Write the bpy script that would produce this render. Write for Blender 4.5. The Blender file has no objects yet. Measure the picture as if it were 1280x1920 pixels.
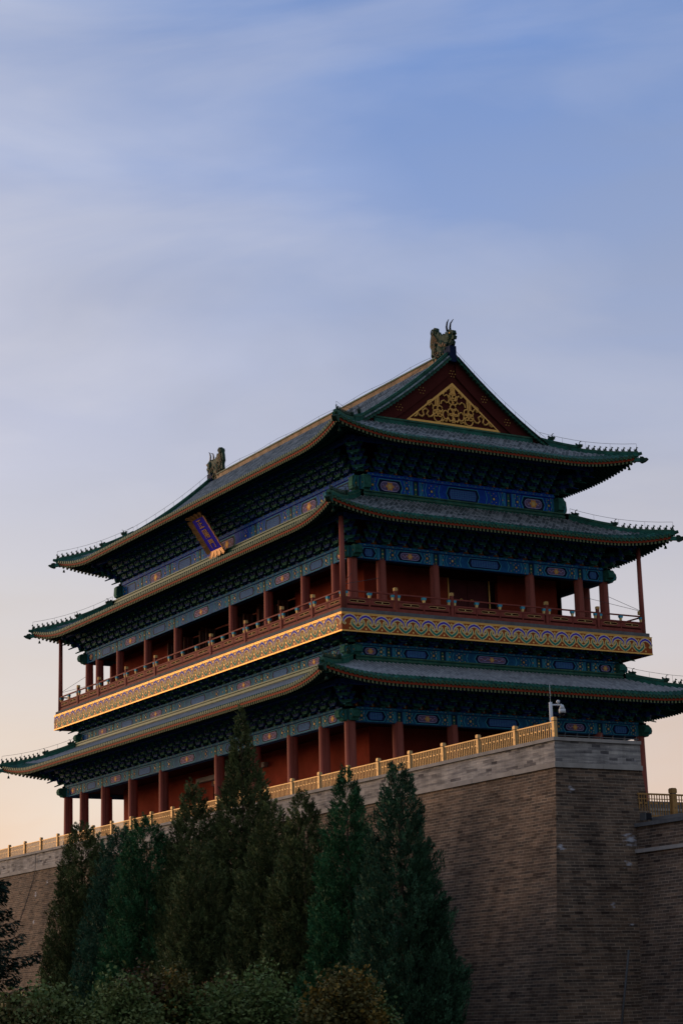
import bpy, math, random
from mathutils import Vector, Matrix
R = math.radians
SC = bpy.context.scene
COL = SC.collection

# ------------------------------------------------------------------ camera
cam_d = bpy.data.cameras.new("camera")
cam = bpy.data.objects.new("camera", cam_d); COL.objects.link(cam)
cam_d.sensor_fit = 'HORIZONTAL'; cam_d.sensor_width = 36.0
cam_d.lens = 36.0 * 3810.86 / 1280.0
cam_d.clip_start = 1.0; cam_d.clip_end = 6000.0
CAM = Vector((118.784, -67.915, -13.176))
cr = Vector((0.49888421, 0.86622016, -0.02787774)); cu = Vector((0.22261241, -0.09698972, 0.97007047))
cf = cr.cross(cu) * -1.0
cam.matrix_world = Matrix(((cr.x, cu.x, -cf.x, CAM.x), (cr.y, cu.y, -cf.y, CAM.y), (cr.z, cu.z, -cf.z, CAM.z), (0, 0, 0, 1)))
SC.camera = cam

# ------------------------------------------------------------------ view and light
SC.view_settings.view_transform = 'Standard'; SC.view_settings.look = 'None'
SC.view_settings.exposure = 0.0; SC.view_settings.gamma = 1.0
SC.cycles.max_bounces = 6; SC.cycles.diffuse_bounces = 3; SC.cycles.glossy_bounces = 3
SC.cycles.transparent_max_bounces = 4; SC.cycles.caustics_reflective = False; SC.cycles.caustics_refractive = False
SC.cycles.use_denoising = True
SUN_EL = R(7.5); SUN_AZ = R(207)          # direction towards the sun, measured from +X
SDIR = Vector((math.cos(SUN_AZ) * math.cos(SUN_EL), math.sin(SUN_AZ) * math.cos(SUN_EL), math.sin(SUN_EL)))
sun_d = bpy.data.lights.new("sun", 'SUN'); sun = bpy.data.objects.new("sun", sun_d); COL.objects.link(sun)
sun_d.energy = 1.9; sun_d.angle = R(22.0); sun_d.color = (1.0, 0.66, 0.38)
sun.rotation_euler = SDIR.to_track_quat('Z', 'Y').to_euler(); sun.location = (-60, -40, 60)

W = bpy.data.worlds.new("World"); SC.world = W; W.use_nodes = True
nt = W.node_tree; nt.nodes.clear()
def wn(t, **k):
    n = nt.nodes.new(t)
    for a, b in k.items(): setattr(n, a, b)
    return n
def wl(a, b): nt.links.new(a, b)
def wmath(op, a, b=None, clamp=False):
    n = wn('ShaderNodeMath', operation=op, use_clamp=clamp)
    for i, v in enumerate((a, b)):
        if v is None: continue
        if isinstance(v, (int, float)): n.inputs[i].default_value = v
        else: wl(v, n.inputs[i])
    return n.outputs[0]
def wramp(fac, stops):
    n = wn('ShaderNodeValToRGB'); e = n.color_ramp.elements
    while len(e) > 1: e.remove(e[-1])
    e[0].position = stops[0][0]; e[0].color = (*stops[0][1], 1)
    for p, c in stops[1:]:
        q = e.new(p); q.color = (*c, 1)
    wl(fac, n.inputs[0]); return n.outputs[0]
def wmix(f, a, b):
    n = wn('ShaderNodeMix', data_type='RGBA')
    if isinstance(f, (int, float)): n.inputs[0].default_value = f
    else: wl(f, n.inputs[0])
    wl(a, n.inputs[6]); wl(b, n.inputs[7]); return n.outputs[2]
tc = wn('ShaderNodeTexCoord'); sep = wn('ShaderNodeSeparateXYZ'); wl(tc.outputs['Generated'], sep.inputs[0])
# thin high cloud: broad streaks bend the height at which the colours change
mp = wn('ShaderNodeMapping'); mp.inputs['Rotation'].default_value = (R(14), R(-10), R(20)); mp.inputs['Scale'].default_value = (3.2, 3.2, 11.0)
wl(tc.outputs['Generated'], mp.inputs[0])
nz = wn('ShaderNodeTexNoise'); nz.inputs['Scale'].default_value = 1.6; nz.inputs['Detail'].default_value = 5.0; nz.inputs['Roughness'].default_value = 0.48
nz.inputs['Distortion'].default_value = 0.5
wl(mp.outputs[0], nz.inputs['Vector'])
nzc = wmath('SUBTRACT', nz.outputs[0], 0.5)
elev = wmath('ADD', sep.outputs[2], wmath('MULTIPLY', nzc, 0.10))
sunw = wmath('ADD', wmath('MULTIPLY', sep.outputs[0], math.cos(SUN_AZ)), wmath('MULTIPLY', sep.outputs[1], math.sin(SUN_AZ)))
near_sun = wramp(elev, [(0.0, (.88, .50, .30)), (.075, (.95, .61, .38)), (.125, (.91, .75, .61)), (.19, (.77, .72, .71)), (.25, (.68, .66, .72)), (.32, (.63, .62, .73)), (.42, (.62, .63, .73)), (.52, (.56, .61, .74)), (1.0, (.28, .34, .50))])
off_sun = wramp(elev, [(0.0, (.70, .46, .34)), (.09, (.80, .58, .45)), (.15, (.69, .60, .57)), (.20, (.61, .58, .62)), (.26, (.45, .48, .62)), (.34, (.32, .40, .63)), (.42, (.22, .33, .63)), (.50, (.16, .28, .60)), (1.0, (.22, .30, .48))])
behind = wramp(elev, [(0.0, (.19, .19, .23)), (.15, (.29, .31, .38)), (.4, (.38, .43, .52)), (1.0, (.28, .34, .48))])
f1 = wmath('MULTIPLY', wmath('SUBTRACT', wmath('ADD', sunw, wmath('MULTIPLY', nzc, 0.16)), 0.47), 1 / 0.34, clamp=True)
f2 = wmath('MULTIPLY', wmath('SUBTRACT', sunw, -0.35), 1 / 0.75, clamp=True)
grad = wmix(f2, behind, wmix(f1, off_sun, near_sun))
# pale veil of cloud in broad slanting bands
mp2 = wn('ShaderNodeMapping'); mp2.inputs['Rotation'].default_value = (R(8), R(18), R(-35)); mp2.inputs['Scale'].default_value = (2.6, 3.2, 10.5); mp2.inputs['Location'].default_value = (.4, 1.3, .2)
wl(tc.outputs['Generated'], mp2.inputs[0])
nz2 = wn('ShaderNodeTexNoise'); nz2.inputs['Scale'].default_value = 1.25; nz2.inputs['Detail'].default_value = 7.0; nz2.inputs['Roughness'].default_value = 0.52; nz2.inputs['Distortion'].default_value = 0.9
wl(mp2.outputs[0], nz2.inputs['Vector'])
veil = wramp(nz2.outputs[0], [(0.38, (0, 0, 0)), (0.66, (.62, .62, .62))])
vc = wn('ShaderNodeRGB'); vc.outputs[0].default_value = (.72, .70, .75, 1)
vf = wmath('MULTIPLY', wmath('MULTIPLY', veil, wmath('ADD', 0.35, wmath('MULTIPLY', f1, 0.65))), wmath('MULTIPLY', f2, wramp(sep.outputs[2], [(.05, (.1, .1, .1)), (.17, (1, 1, 1))])))
grad = wmix(vf, grad, vc.outputs[0])
cl = wmath('ADD', 1.0, wmath('MULTIPLY', nzc, 0.22))
hs = wn('ShaderNodeVectorMath', operation='SCALE'); wl(grad, hs.inputs[0]); wl(cl, hs.inputs['Scale'])
sky = wn('ShaderNodeTexSky'); sky.sky_type = 'NISHITA'; sky.sun_disc = False
sky.sun_elevation = SUN_EL; sky.sun_rotation = R(90) - SUN_AZ; sky.air_density = 1.0; sky.dust_density = 1.5
bg1 = wn('ShaderNodeBackground'); wl(sky.outputs[0], bg1.inputs[0]); bg1.inputs[1].default_value = 0.012
bg2 = wn('ShaderNodeBackground'); wl(hs.outputs[0], bg2.inputs[0]); bg2.inputs[1].default_value = 0.93
ad = wn('ShaderNodeAddShader'); wl(bg1.outputs[0], ad.inputs[0]); wl(bg2.outputs[0], ad.inputs[1])
wo = wn('ShaderNodeOutputWorld'); wl(ad.outputs[0], wo.inputs[0])

# ------------------------------------------------------------------ materials
MATS = {}
def mat(name, col, rough=0.6, var=0.25, scale=3.0, metal=0.0, spec=0.03, col2=None, bump=0.0, bscale=20.0, stretch=(1, 1, 1)):
    """painted / plain surface with a little uneven tone"""
    if name in MATS: return MATS[name]
    m = bpy.data.materials.new(name); m.use_nodes = True; t = m.node_tree; b = t.nodes['Principled BSDF']
    b.inputs['Roughness'].default_value = rough; b.inputs['Metallic'].default_value = metal; b.inputs['Specular IOR Level'].default_value = spec
    co = t.nodes.new('ShaderNodeTexCoord'); mpn = t.nodes.new('ShaderNodeMapping'); mpn.inputs['Scale'].default_value = stretch
    t.links.new(co.outputs['Object'], mpn.inputs[0])
    n = t.nodes.new('ShaderNodeTexNoise'); n.inputs['Scale'].default_value = scale; n.inputs['Detail'].default_value = 6; n.inputs['Roughness'].default_value = 0.62
    t.links.new(mpn.outputs[0], n.inputs['Vector'])
    r = t.nodes.new('ShaderNodeValToRGB'); e = r.color_ramp.elements
    e[0].position = 0.3; e[1].position = 0.72
    lo = tuple(c * (1 - var) for c in col); hi = tuple(min(1, c * (1 + var)) for c in (col2 or col))
    e[0].color = (*lo, 1); e[1].color = (*hi, 1)
    t.links.new(n.outputs[0], r.inputs[0]); t.links.new(r.outputs[0], b.inputs['Base Color'])
    if bump:
        n2 = t.nodes.new('ShaderNodeTexNoise'); n2.inputs['Scale'].default_value = bscale; n2.inputs['Detail'].default_value = 4
        t.links.new(mpn.outputs[0], n2.inputs['Vector'])
        bp = t.nodes.new('ShaderNodeBump'); bp.inputs['Strength'].default_value = bump; bp.inputs['Distance'].default_value = 0.03
        t.links.new(n2.outputs[0], bp.inputs['Height']); t.links.new(bp.outputs[0], b.inputs['Normal'])
    MATS[name] = m; return m

def tile_mat(name, cols, rough, spec, joint):
    """glazed or plain roof tile: every tile of a row its own tone (UV = row number, metres up the slope)"""
    m = bpy.data.materials.new(name); m.use_nodes = True; t = m.node_tree; b = t.nodes['Principled BSDF']; L = t.links.new
    b.inputs['Roughness'].default_value = rough; b.inputs['Specular IOR Level'].default_value = spec
    uv = t.nodes.new('ShaderNodeUVMap'); s = t.nodes.new('ShaderNodeSeparateXYZ'); L(uv.outputs[0], s.inputs[0])
    def mth(op, a, bb=None):
        n = t.nodes.new('ShaderNodeMath'); n.operation = op
        for i, v in enumerate((a, bb)):
            if v is None: continue
            if isinstance(v, (int, float)): n.inputs[i].default_value = v
            else: L(v, n.inputs[i])
        return n.outputs[0]
    fu = mth('FLOOR', s.outputs[0]); vv = mth('ADD', mth('MULTIPLY', s.outputs[1], 1 / 0.34), mth('MULTIPLY', mth('SINE', mth('MULTIPLY', fu, 12.9898)), 0.12))
    fv = mth('FLOOR', vv); cb = t.nodes.new('ShaderNodeCombineXYZ'); L(fu, cb.inputs[0]); L(fv, cb.inputs[1])
    w = t.nodes.new('ShaderNodeTexWhiteNoise'); w.noise_dimensions = '3D'; L(cb.outputs[0], w.inputs[0])
    co = t.nodes.new('ShaderNodeTexCoord'); n = t.nodes.new('ShaderNodeTexNoise'); n.inputs['Scale'].default_value = 1.1; n.inputs['Detail'].default_value = 7; L(co.outputs['Object'], n.inputs['Vector'])
    f = mth('ADD', mth('MULTIPLY', w.outputs[0], 0.6), mth('MULTIPLY', n.outputs[0], 0.5))
    r = t.nodes.new('ShaderNodeValToRGB'); e = r.color_ramp.elements
    e[0].position = 0.2; e[0].color = (*cols[0], 1); e[1].position = 0.9; e[1].color = (*cols[2], 1)
    q = e.new(0.55); q.color = (*cols[1], 1); L(f, r.inputs[0])
    fr = mth('FRACT', vv); jn = mth('LESS_THAN', fr, 0.16)
    mx = t.nodes.new('ShaderNodeMix'); mx.data_type = 'RGBA'; L(mth('MULTIPLY', jn, 0.8), mx.inputs[0]); L(r.outputs[0], mx.inputs[6]); mx.inputs[7].default_value = (*joint, 1)
    L(mx.outputs[2], b.inputs['Base Color'])
    bp = t.nodes.new('ShaderNodeBump'); bp.inputs['Strength'].default_value = 0.5; bp.inputs['Distance'].default_value = 0.02; L(fr, bp.inputs['Height']); L(bp.outputs[0], b.inputs['Normal'])
    MATS[name] = m; return m

def brick_mat(name, c1, c2, mortar, dark, bw=0.46, bh=0.135, rough=0.9, white=0.0, rows=0.0, salts=()):
    m = bpy.data.materials.new(name); m.use_nodes = True; t = m.node_tree; b = t.nodes['Principled BSDF']; L = t.links.new
    b.inputs['Roughness'].default_value = rough; b.inputs['Specular IOR Level'].default_value = 0.2
    uv = t.nodes.new('ShaderNodeUVMap')
    wob = t.nodes.new('ShaderNodeTexNoise'); wob.inputs['Scale'].default_value = 0.9; wob.inputs['Detail'].default_value = 3; L(uv.outputs[0], wob.inputs['Vector'])
    sub = t.nodes.new('ShaderNodeVectorMath'); sub.operation = 'MULTIPLY_ADD'; L(wob.outputs['Color'], sub.inputs[0]); sub.inputs[1].default_value = (0.018, 0.018, 0); L(uv.outputs[0], sub.inputs[2])
    br = t.nodes.new('ShaderNodeTexBrick'); br.inputs['Scale'].default_value = 1.0; br.inputs['Brick Width'].default_value = bw; br.inputs['Row Height'].default_value = bh
    br.inputs['Mortar Size'].default_value = 0.014; br.inputs['Mortar Smooth'].default_value = 0.3; br.inputs['Bias'].default_value = -0.1
    br.inputs['Color1'].default_value = (*c1, 1); br.inputs['Color2'].default_value = (*c2, 1); br.inputs['Mortar'].default_value = (*mortar, 1)
    L(sub.outputs[0], br.inputs['Vector'])
    # a second, coarser random so that single bricks turn very dark or pale
    br2 = t.nodes.new('ShaderNodeTexBrick'); br2.inputs['Scale'].default_value = 1.0; br2.inputs['Brick Width'].default_value = bw; br2.inputs['Row Height'].default_value = bh
    br2.inputs['Mortar Size'].default_value = 0.0; br2.inputs['Color1'].default_value = (0, 0, 0, 1); br2.inputs['Color2'].default_value = (1, 1, 1, 1); L(sub.outputs[0], br2.inputs['Vector'])
    rr = t.nodes.new('ShaderNodeValToRGB'); e = rr.color_ramp.elements; e[0].position = 0.02; e[0].color = (*dark, 1); e[1].position = 0.2; e[1].color = (1, 1, 1, 1)
    q = e.new(0.9); q.color = (1, 1, 1, 1); q2 = e.new(0.99); q2.color = (1.4, 1.36, 1.3, 1); L(br2.outputs[0], rr.inputs[0])
    mu = t.nodes.new('ShaderNodeMix'); mu.data_type = 'RGBA'; mu.blend_type = 'MULTIPLY'; mu.inputs[0].default_value = 1.0; L(br.outputs[0], mu.inputs[6]); L(rr.outputs[0], mu.inputs[7])
    n = t.nodes.new('ShaderNodeTexNoise'); n.inputs['Scale'].default_value = 0.35; n.inputs['Detail'].default_value = 8; n.inputs['Roughness'].default_value = 0.65
    mpn = t.nodes.new('ShaderNodeMapping'); mpn.inputs['Scale'].default_value = (1, 0.8, 1); L(uv.outputs[0], mpn.inputs[0]); L(mpn.outputs[0], n.inputs['Vector'])
    r2 = t.nodes.new('ShaderNodeValToRGB'); e = r2.color_ramp.elements; e[0].position = 0.3; e[0].color = (.62, .62, .64, 1); e[1].position = 0.68; e[1].color = (1.2, 1.17, 1.12, 1); L(n.outputs[0], r2.inputs[0])
    m2 = t.nodes.new('ShaderNodeMix'); m2.data_type = 'RGBA'; m2.blend_type = 'MULTIPLY'; m2.inputs[0].default_value = 1.0; L(mu.outputs[2], m2.inputs[6]); L(r2.outputs[0], m2.inputs[7])
    out = m2.outputs[2]
    # long uneven streaks along the courses, pale bed joints, and damp runs down the face
    sx = t.nodes.new('ShaderNodeSeparateXYZ'); L(sub.outputs[0], sx.inputs[0])
    def mth(op, a, bb=None, cl=False):
        q = t.nodes.new('ShaderNodeMath'); q.operation = op; q.use_clamp = cl
        for i, v in enumerate((a, bb)):
            if v is None: continue
            if isinstance(v, (int, float)): q.inputs[i].default_value = v
            else: L(v, q.inputs[i])
        return q.outputs[0]
    def nz_(sc, scale, det, lo, hi, c0, c1, src):
        mm = t.nodes.new('ShaderNodeMapping'); mm.inputs['Scale'].default_value = sc; L(uv.outputs[0], mm.inputs[0])
        q = t.nodes.new('ShaderNodeTexNoise'); q.inputs['Scale'].default_value = scale; q.inputs['Detail'].default_value = det; q.inputs['Roughness'].default_value = .6; L(mm.outputs[0], q.inputs['Vector'])
        rq = t.nodes.new('ShaderNodeValToRGB'); e = rq.color_ramp.elements; e[0].position = lo; e[0].color = (*c0, 1); e[1].position = hi; e[1].color = (*c1, 1); L(q.outputs[0], rq.inputs[0])
        mx = t.nodes.new('ShaderNodeMix'); mx.data_type = 'RGBA'; mx.blend_type = 'MULTIPLY'; mx.inputs[0].default_value = 1.0; L(src, mx.inputs[6]); L(rq.outputs[0], mx.inputs[7]); return mx.outputs[2]
    out = nz_((.55, 7.4, 1), 1.0, 4, .34, .66, (.55, .55, .57), (1.38, 1.34, 1.28), out)
    out = nz_((.9, .10, 1), 1.0, 5, .36, .58, (.72, .72, .72), (1.06, 1.06, 1.06), out)
    bed = mth('LESS_THAN', mth('FRACT', mth('MULTIPLY', sx.outputs[1], 1 / bh)), 0.17)
    bn = t.nodes.new('ShaderNodeTexNoise'); bn.inputs['Scale'].default_value = 2.3; bn.inputs['Detail'].default_value = 5; L(uv.outputs[0], bn.inputs['Vector'])
    bf = mth('MULTIPLY', bed, mth('MULTIPLY', mth('SUBTRACT', bn.outputs[0], .36, True), rows * 3.2), True)
    bx_ = t.nodes.new('ShaderNodeMix'); bx_.data_type = 'RGBA'; L(bf, bx_.inputs[0]); L(out, bx_.inputs[6]); bx_.inputs[7].default_value = (*mortar, 1); out = bx_.outputs[2]
    if white:
        n3 = t.nodes.new('ShaderNodeTexNoise'); n3.inputs['Scale'].default_value = 1.6; n3.inputs['Detail'].default_value = 8; n3.inputs['Roughness'].default_value = 0.75
        m3 = t.nodes.new('ShaderNodeMapping'); m3.inputs['Scale'].default_value = (0.5, 1.6, 1); L(uv.outputs[0], m3.inputs[0]); L(m3.outputs[0], n3.inputs['Vector'])
        r3 = t.nodes.new('ShaderNodeValToRGB'); e = r3.color_ramp.elements; e[0].position = white; e[0].color = (0, 0, 0, 1); e[1].position = white + 0.07; e[1].color = (.75, .75, .75, 1); L(n3.outputs[0], r3.inputs[0])
        mw = t.nodes.new('ShaderNodeMix'); mw.data_type = 'RGBA'; L(r3.outputs[0], mw.inputs[0]); L(out, mw.inputs[6]); mw.inputs[7].default_value = (.42, .42, .44, 1); out = mw.outputs[2]
    for (su, sv, sr) in salts:                                   # patches of white salt bloom
        ds = t.nodes.new('ShaderNodeVectorMath'); ds.operation = 'DISTANCE'; sm = t.nodes.new('ShaderNodeVectorMath'); sm.operation = 'MULTIPLY'; L(uv.outputs[0], sm.inputs[0]); sm.inputs[1].default_value = (1, 1.5, 1)
        L(sm.outputs[0], ds.inputs[0]); ds.inputs[1].default_value = (su, sv * 1.5, 0)
        near_ = mth('SUBTRACT', 1.0, mth('MULTIPLY', ds.outputs['Value'], 1 / sr), True)
        sn = t.nodes.new('ShaderNodeTexNoise'); sn.inputs['Scale'].default_value = 4.5; sn.inputs['Detail'].default_value = 6; smp = t.nodes.new('ShaderNodeMapping'); smp.inputs['Scale'].default_value = (.7, 1.9, 1); L(uv.outputs[0], smp.inputs[0]); L(smp.outputs[0], sn.inputs['Vector'])
        fm = mth('MULTIPLY', mth('SUBTRACT', mth('ADD', mth('MULTIPLY', near_, .5), sn.outputs[0]), .80, True), 4.0, True)
        mxs = t.nodes.new('ShaderNodeMix'); mxs.data_type = 'RGBA'; L(fm, mxs.inputs[0]); L(out, mxs.inputs[6]); mxs.inputs[7].default_value = (.48, .48, .52, 1); out = mxs.outputs[2]
    L(out, b.inputs['Base Color'])
    bp = t.nodes.new('ShaderNodeBump'); bp.inputs['Strength'].default_value = 0.9; bp.inputs['Distance'].default_value = 0.03; bp.invert = True
    hm = t.nodes.new('ShaderNodeMath'); hm.operation = 'MULTIPLY_ADD'; L(n.outputs[0], hm.inputs[0]); hm.inputs[1].default_value = -0.4; L(br.outputs['Fac'], hm.inputs[2])
    L(hm.outputs[0], bp.inputs['Height']); L(bp.outputs[0], b.inputs['Normal'])
    MATS[name] = m; return m

def leaf_mat(name, c1, c2, rough=0.6):
    m = bpy.data.materials.new(name); m.use_nodes = True; t = m.node_tree; b = t.nodes['Principled BSDF']; L = t.links.new
    b.inputs['Roughness'].default_value = rough; b.inputs['Specular IOR Level'].default_value = 0.08
    g = t.nodes.new('ShaderNodeNewGeometry'); co = t.nodes.new('ShaderNodeTexCoord')
    n = t.nodes.new('ShaderNodeTexNoise'); n.inputs['Scale'].default_value = 2.2; n.inputs['Detail'].default_value = 4; L(co.outputs['Object'], n.inputs['Vector'])
    a = t.nodes.new('ShaderNodeMath'); a.operation = 'MULTIPLY_ADD'; L(g.outputs['Random Per Island'], a.inputs[0]); a.inputs[1].default_value = 0.16
    L(n.outputs[0], a.inputs[2])
    r = t.nodes.new('ShaderNodeValToRGB'); e = r.color_ramp.elements; e[0].position = 0.42; e[0].color = (*c1, 1); e[1].position = 0.80; e[1].color = (*c2, 1); L(a.outputs[0], r.inputs[0])
    L(r.outputs[0], b.inputs['Base Color'])
    b.inputs['Subsurface Weight'].default_value = 0.0
    MATS[name] = m; return m

RED = mat('red_column_paint', (.34, .10, .075), .55, .22, 1.6, stretch=(1, 1, .25))
REDW = mat('red_wall_plaster', (.25, .042, .022), .85, .26, .7)
REDR = mat('red_rail_paint', (.25, .062, .046), .6, .22, 3)
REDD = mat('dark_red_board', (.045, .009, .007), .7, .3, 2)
REDE = mat('red_eave_board', (.28, .045, .020), .6, .2, 3)
MAROON = mat('maroon_gable_board', (.075, .016, .013), .7, .12, 1.5)
DOORM = mat('maroon_door', (.10, .026, .026), .55, .15, 2)
GOLD = mat('gold_leaf', (.66, .36, .10), .38, .15, 3, metal=.25)
GOLDM = mat('matt_gold_paint', (.62, .38, .14), .7, .15, 4)
GOLDP = mat('gold_paint', (.80, .44, .12), .48, .12, 3, metal=.35)
CREAM = mat('cream_paint', (.80, .57, .22), .6, .10, 5, metal=.06)
LAV = mat('lavender_paint', (.50, .42, .70), .6, .1, 5)
VIOLET = mat('ultramarine_violet_paint', (.065, .040, .42), .55, .15, 5)
MGREEN = mat('malachite_paint', (.03, .22, .16), .55, .18, 5)
FASC = mat('red_fascia_board', (.33, .065, .014), .55, .15, 3, spec=.10)
ORANGE = mat('orange_flame_paint', (.42, .13, .03), .6, .2, 5)
TEALL = mat('light_teal_paint', (.07, .36, .48), .6, .2, 6)
DKBLUE = mat('dark_blue_paint', (.010, .02, .055), .6, .3, 5)
BRG = mat('bracket_green', (.036, .145, .110), .6, .4, 4)
BRB = mat('bracket_blue', (.030, .065, .24), .6, .4, 4)
BRE = mat('bracket_edge_teal', (.10, .30, .27), .6, .3, 6)
BASE1 = mat('ground_floor_beam_blue', (.022, .120, .250), .6, .3, 3)
BASE2 = mat('upper_floor_beam_blue', (.020, .120, .310), .6, .3, 3)
BASE3 = mat('top_beam_ultramarine', (.016, .075, .45), .55, .3, 3)
CARTB = mat('cartouche_slate_blue', (.05, .11, .36), .6, .2, 8)
PETAL = mat('orange_petal_paint', (.78, .36, .10), .6, .15, 8)
GRIDL = mat('light_blue_line_paint', (.16, .30, .58), .6, .15, 8)
CARTP = mat('cartouche_mauve', (.17, .13, .26), .6, .25, 14)
GLAZE = mat('green_glaze', (.012, .072, .055), .5, .35, 2.2, spec=.12, col2=(.016, .115, .08))
GLAZEL = mat('green_glaze_light', (.02, .105, .070), .5, .35, 2.2, spec=.12, col2=(.05, .12, .07))
CAPG = mat('tile_cap_glaze', (.016, .078, .052), .5, .5, 9, spec=.08, col2=(.05, .10, .05))
RAFTE = mat('olive_rafter_end', (.15, .165, .08), .6, .3, 9)
RAFTB = mat('rafter_dot_blue', (.25, .30, .42), .6, .2, 9)
RAFTS = mat('dark_green_rafter', (.020, .060, .050), .6, .3, 4)
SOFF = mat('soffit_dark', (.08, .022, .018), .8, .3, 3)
RIDGET = mat('weathered_ridge_tile', (.13, .105, .07), .45, .5, 1.3, col2=(.28, .17, .09), bump=.3, bscale=6)
TILEG = tile_mat('grey_roof_tile', ((.04, .054, .056), (.115, .138, .145), (.27, .29, .30)), .65, .2, (.30, .30, .31))
TILE1 = tile_mat('pale_grey_roof_tile', ((.21, .225, .24), (.29, .305, .32), (.37, .385, .40)), .6, .2, (.28, .29, .30))
TILEP = tile_mat('gap_shade_pan_tile', ((.008, .010, .011), (.016, .019, .021), (.03, .033, .035)), .8, .05, (.02, .022, .024))  # near black: shade between the tile rows put into the pan colour
TILEN = tile_mat('green_roof_tile', ((.007, .040, .032), (.012, .085, .062), (.03, .15, .105)), .5, .15, (.02, .075, .06))
BEAST = mat('beast_green_glaze', (.010, .042, .034), .45, .4, 5, col2=(.035, .062, .040))
BRICKF = brick_mat('weathered_grey_brick', (.200, .132, .090), (.060, .049, .042), (.31, .24, .18), (.30, .30, .32), white=.665, rows=.6, salts=((43.0, -5.9, 1.1), (42.6, -7.0, .5), (38.6, -4.4, .6), (39.2, -6.3, .5), (41.4, -8.8, .35), (42.2, -9.6, .35), (40.3, -3.7, .4)))
BRICKP = brick_mat('pale_parapet_brick', (.40, .38, .365), (.29, .28, .275), (.46, .44, .425), (.30, .30, .33), white=.63, rows=.3)
STONE = mat('coping_stone', (.34, .31, .28), .8, .22, 1.2, bump=.3)
STONED = mat('grey_edge_stone', (.14, .14, .14), .8, .25, 2)
BRONZE = mat('gilded_rail_paint', (.56, .37, .17), .5, .14, 4, metal=.25)
DECK = mat('deck_paving', (.20, .19, .18), .9, .2, 1)
CABLE = mat('cable_grey', (.10, .10, .10), .6, .1, 3)
WHITEP = mat('white_enamel', (.62, .64, .66), .4, .05, 4)
DARKG = mat('dark_glass', (.02, .02, .025), .15, .1, 4)
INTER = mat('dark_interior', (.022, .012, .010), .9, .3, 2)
LATT = mat('lattice_brown', (.10, .04, .03), .6, .2, 4)
CURT = mat('pale_curtain', (.30, .27, .26), .8, .15, 6)
GRASS = mat('dark_lawn', (.035, .045, .02), .95, .4, .6, col2=(.06, .055, .03), bump=.6, bscale=30)
BARK = mat('bark_brown', (.07, .05, .035), .9, .3, 8, bump=.6)
PLQB = mat('plaque_blue', (.035, .025, .52), .45, .1, 4)
PLQG = mat('plaque_gold_frame', (.42, .23, .085), .42, .4, 5, metal=.3, col2=(.36, .18, .07), bump=.8, bscale=7)

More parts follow.
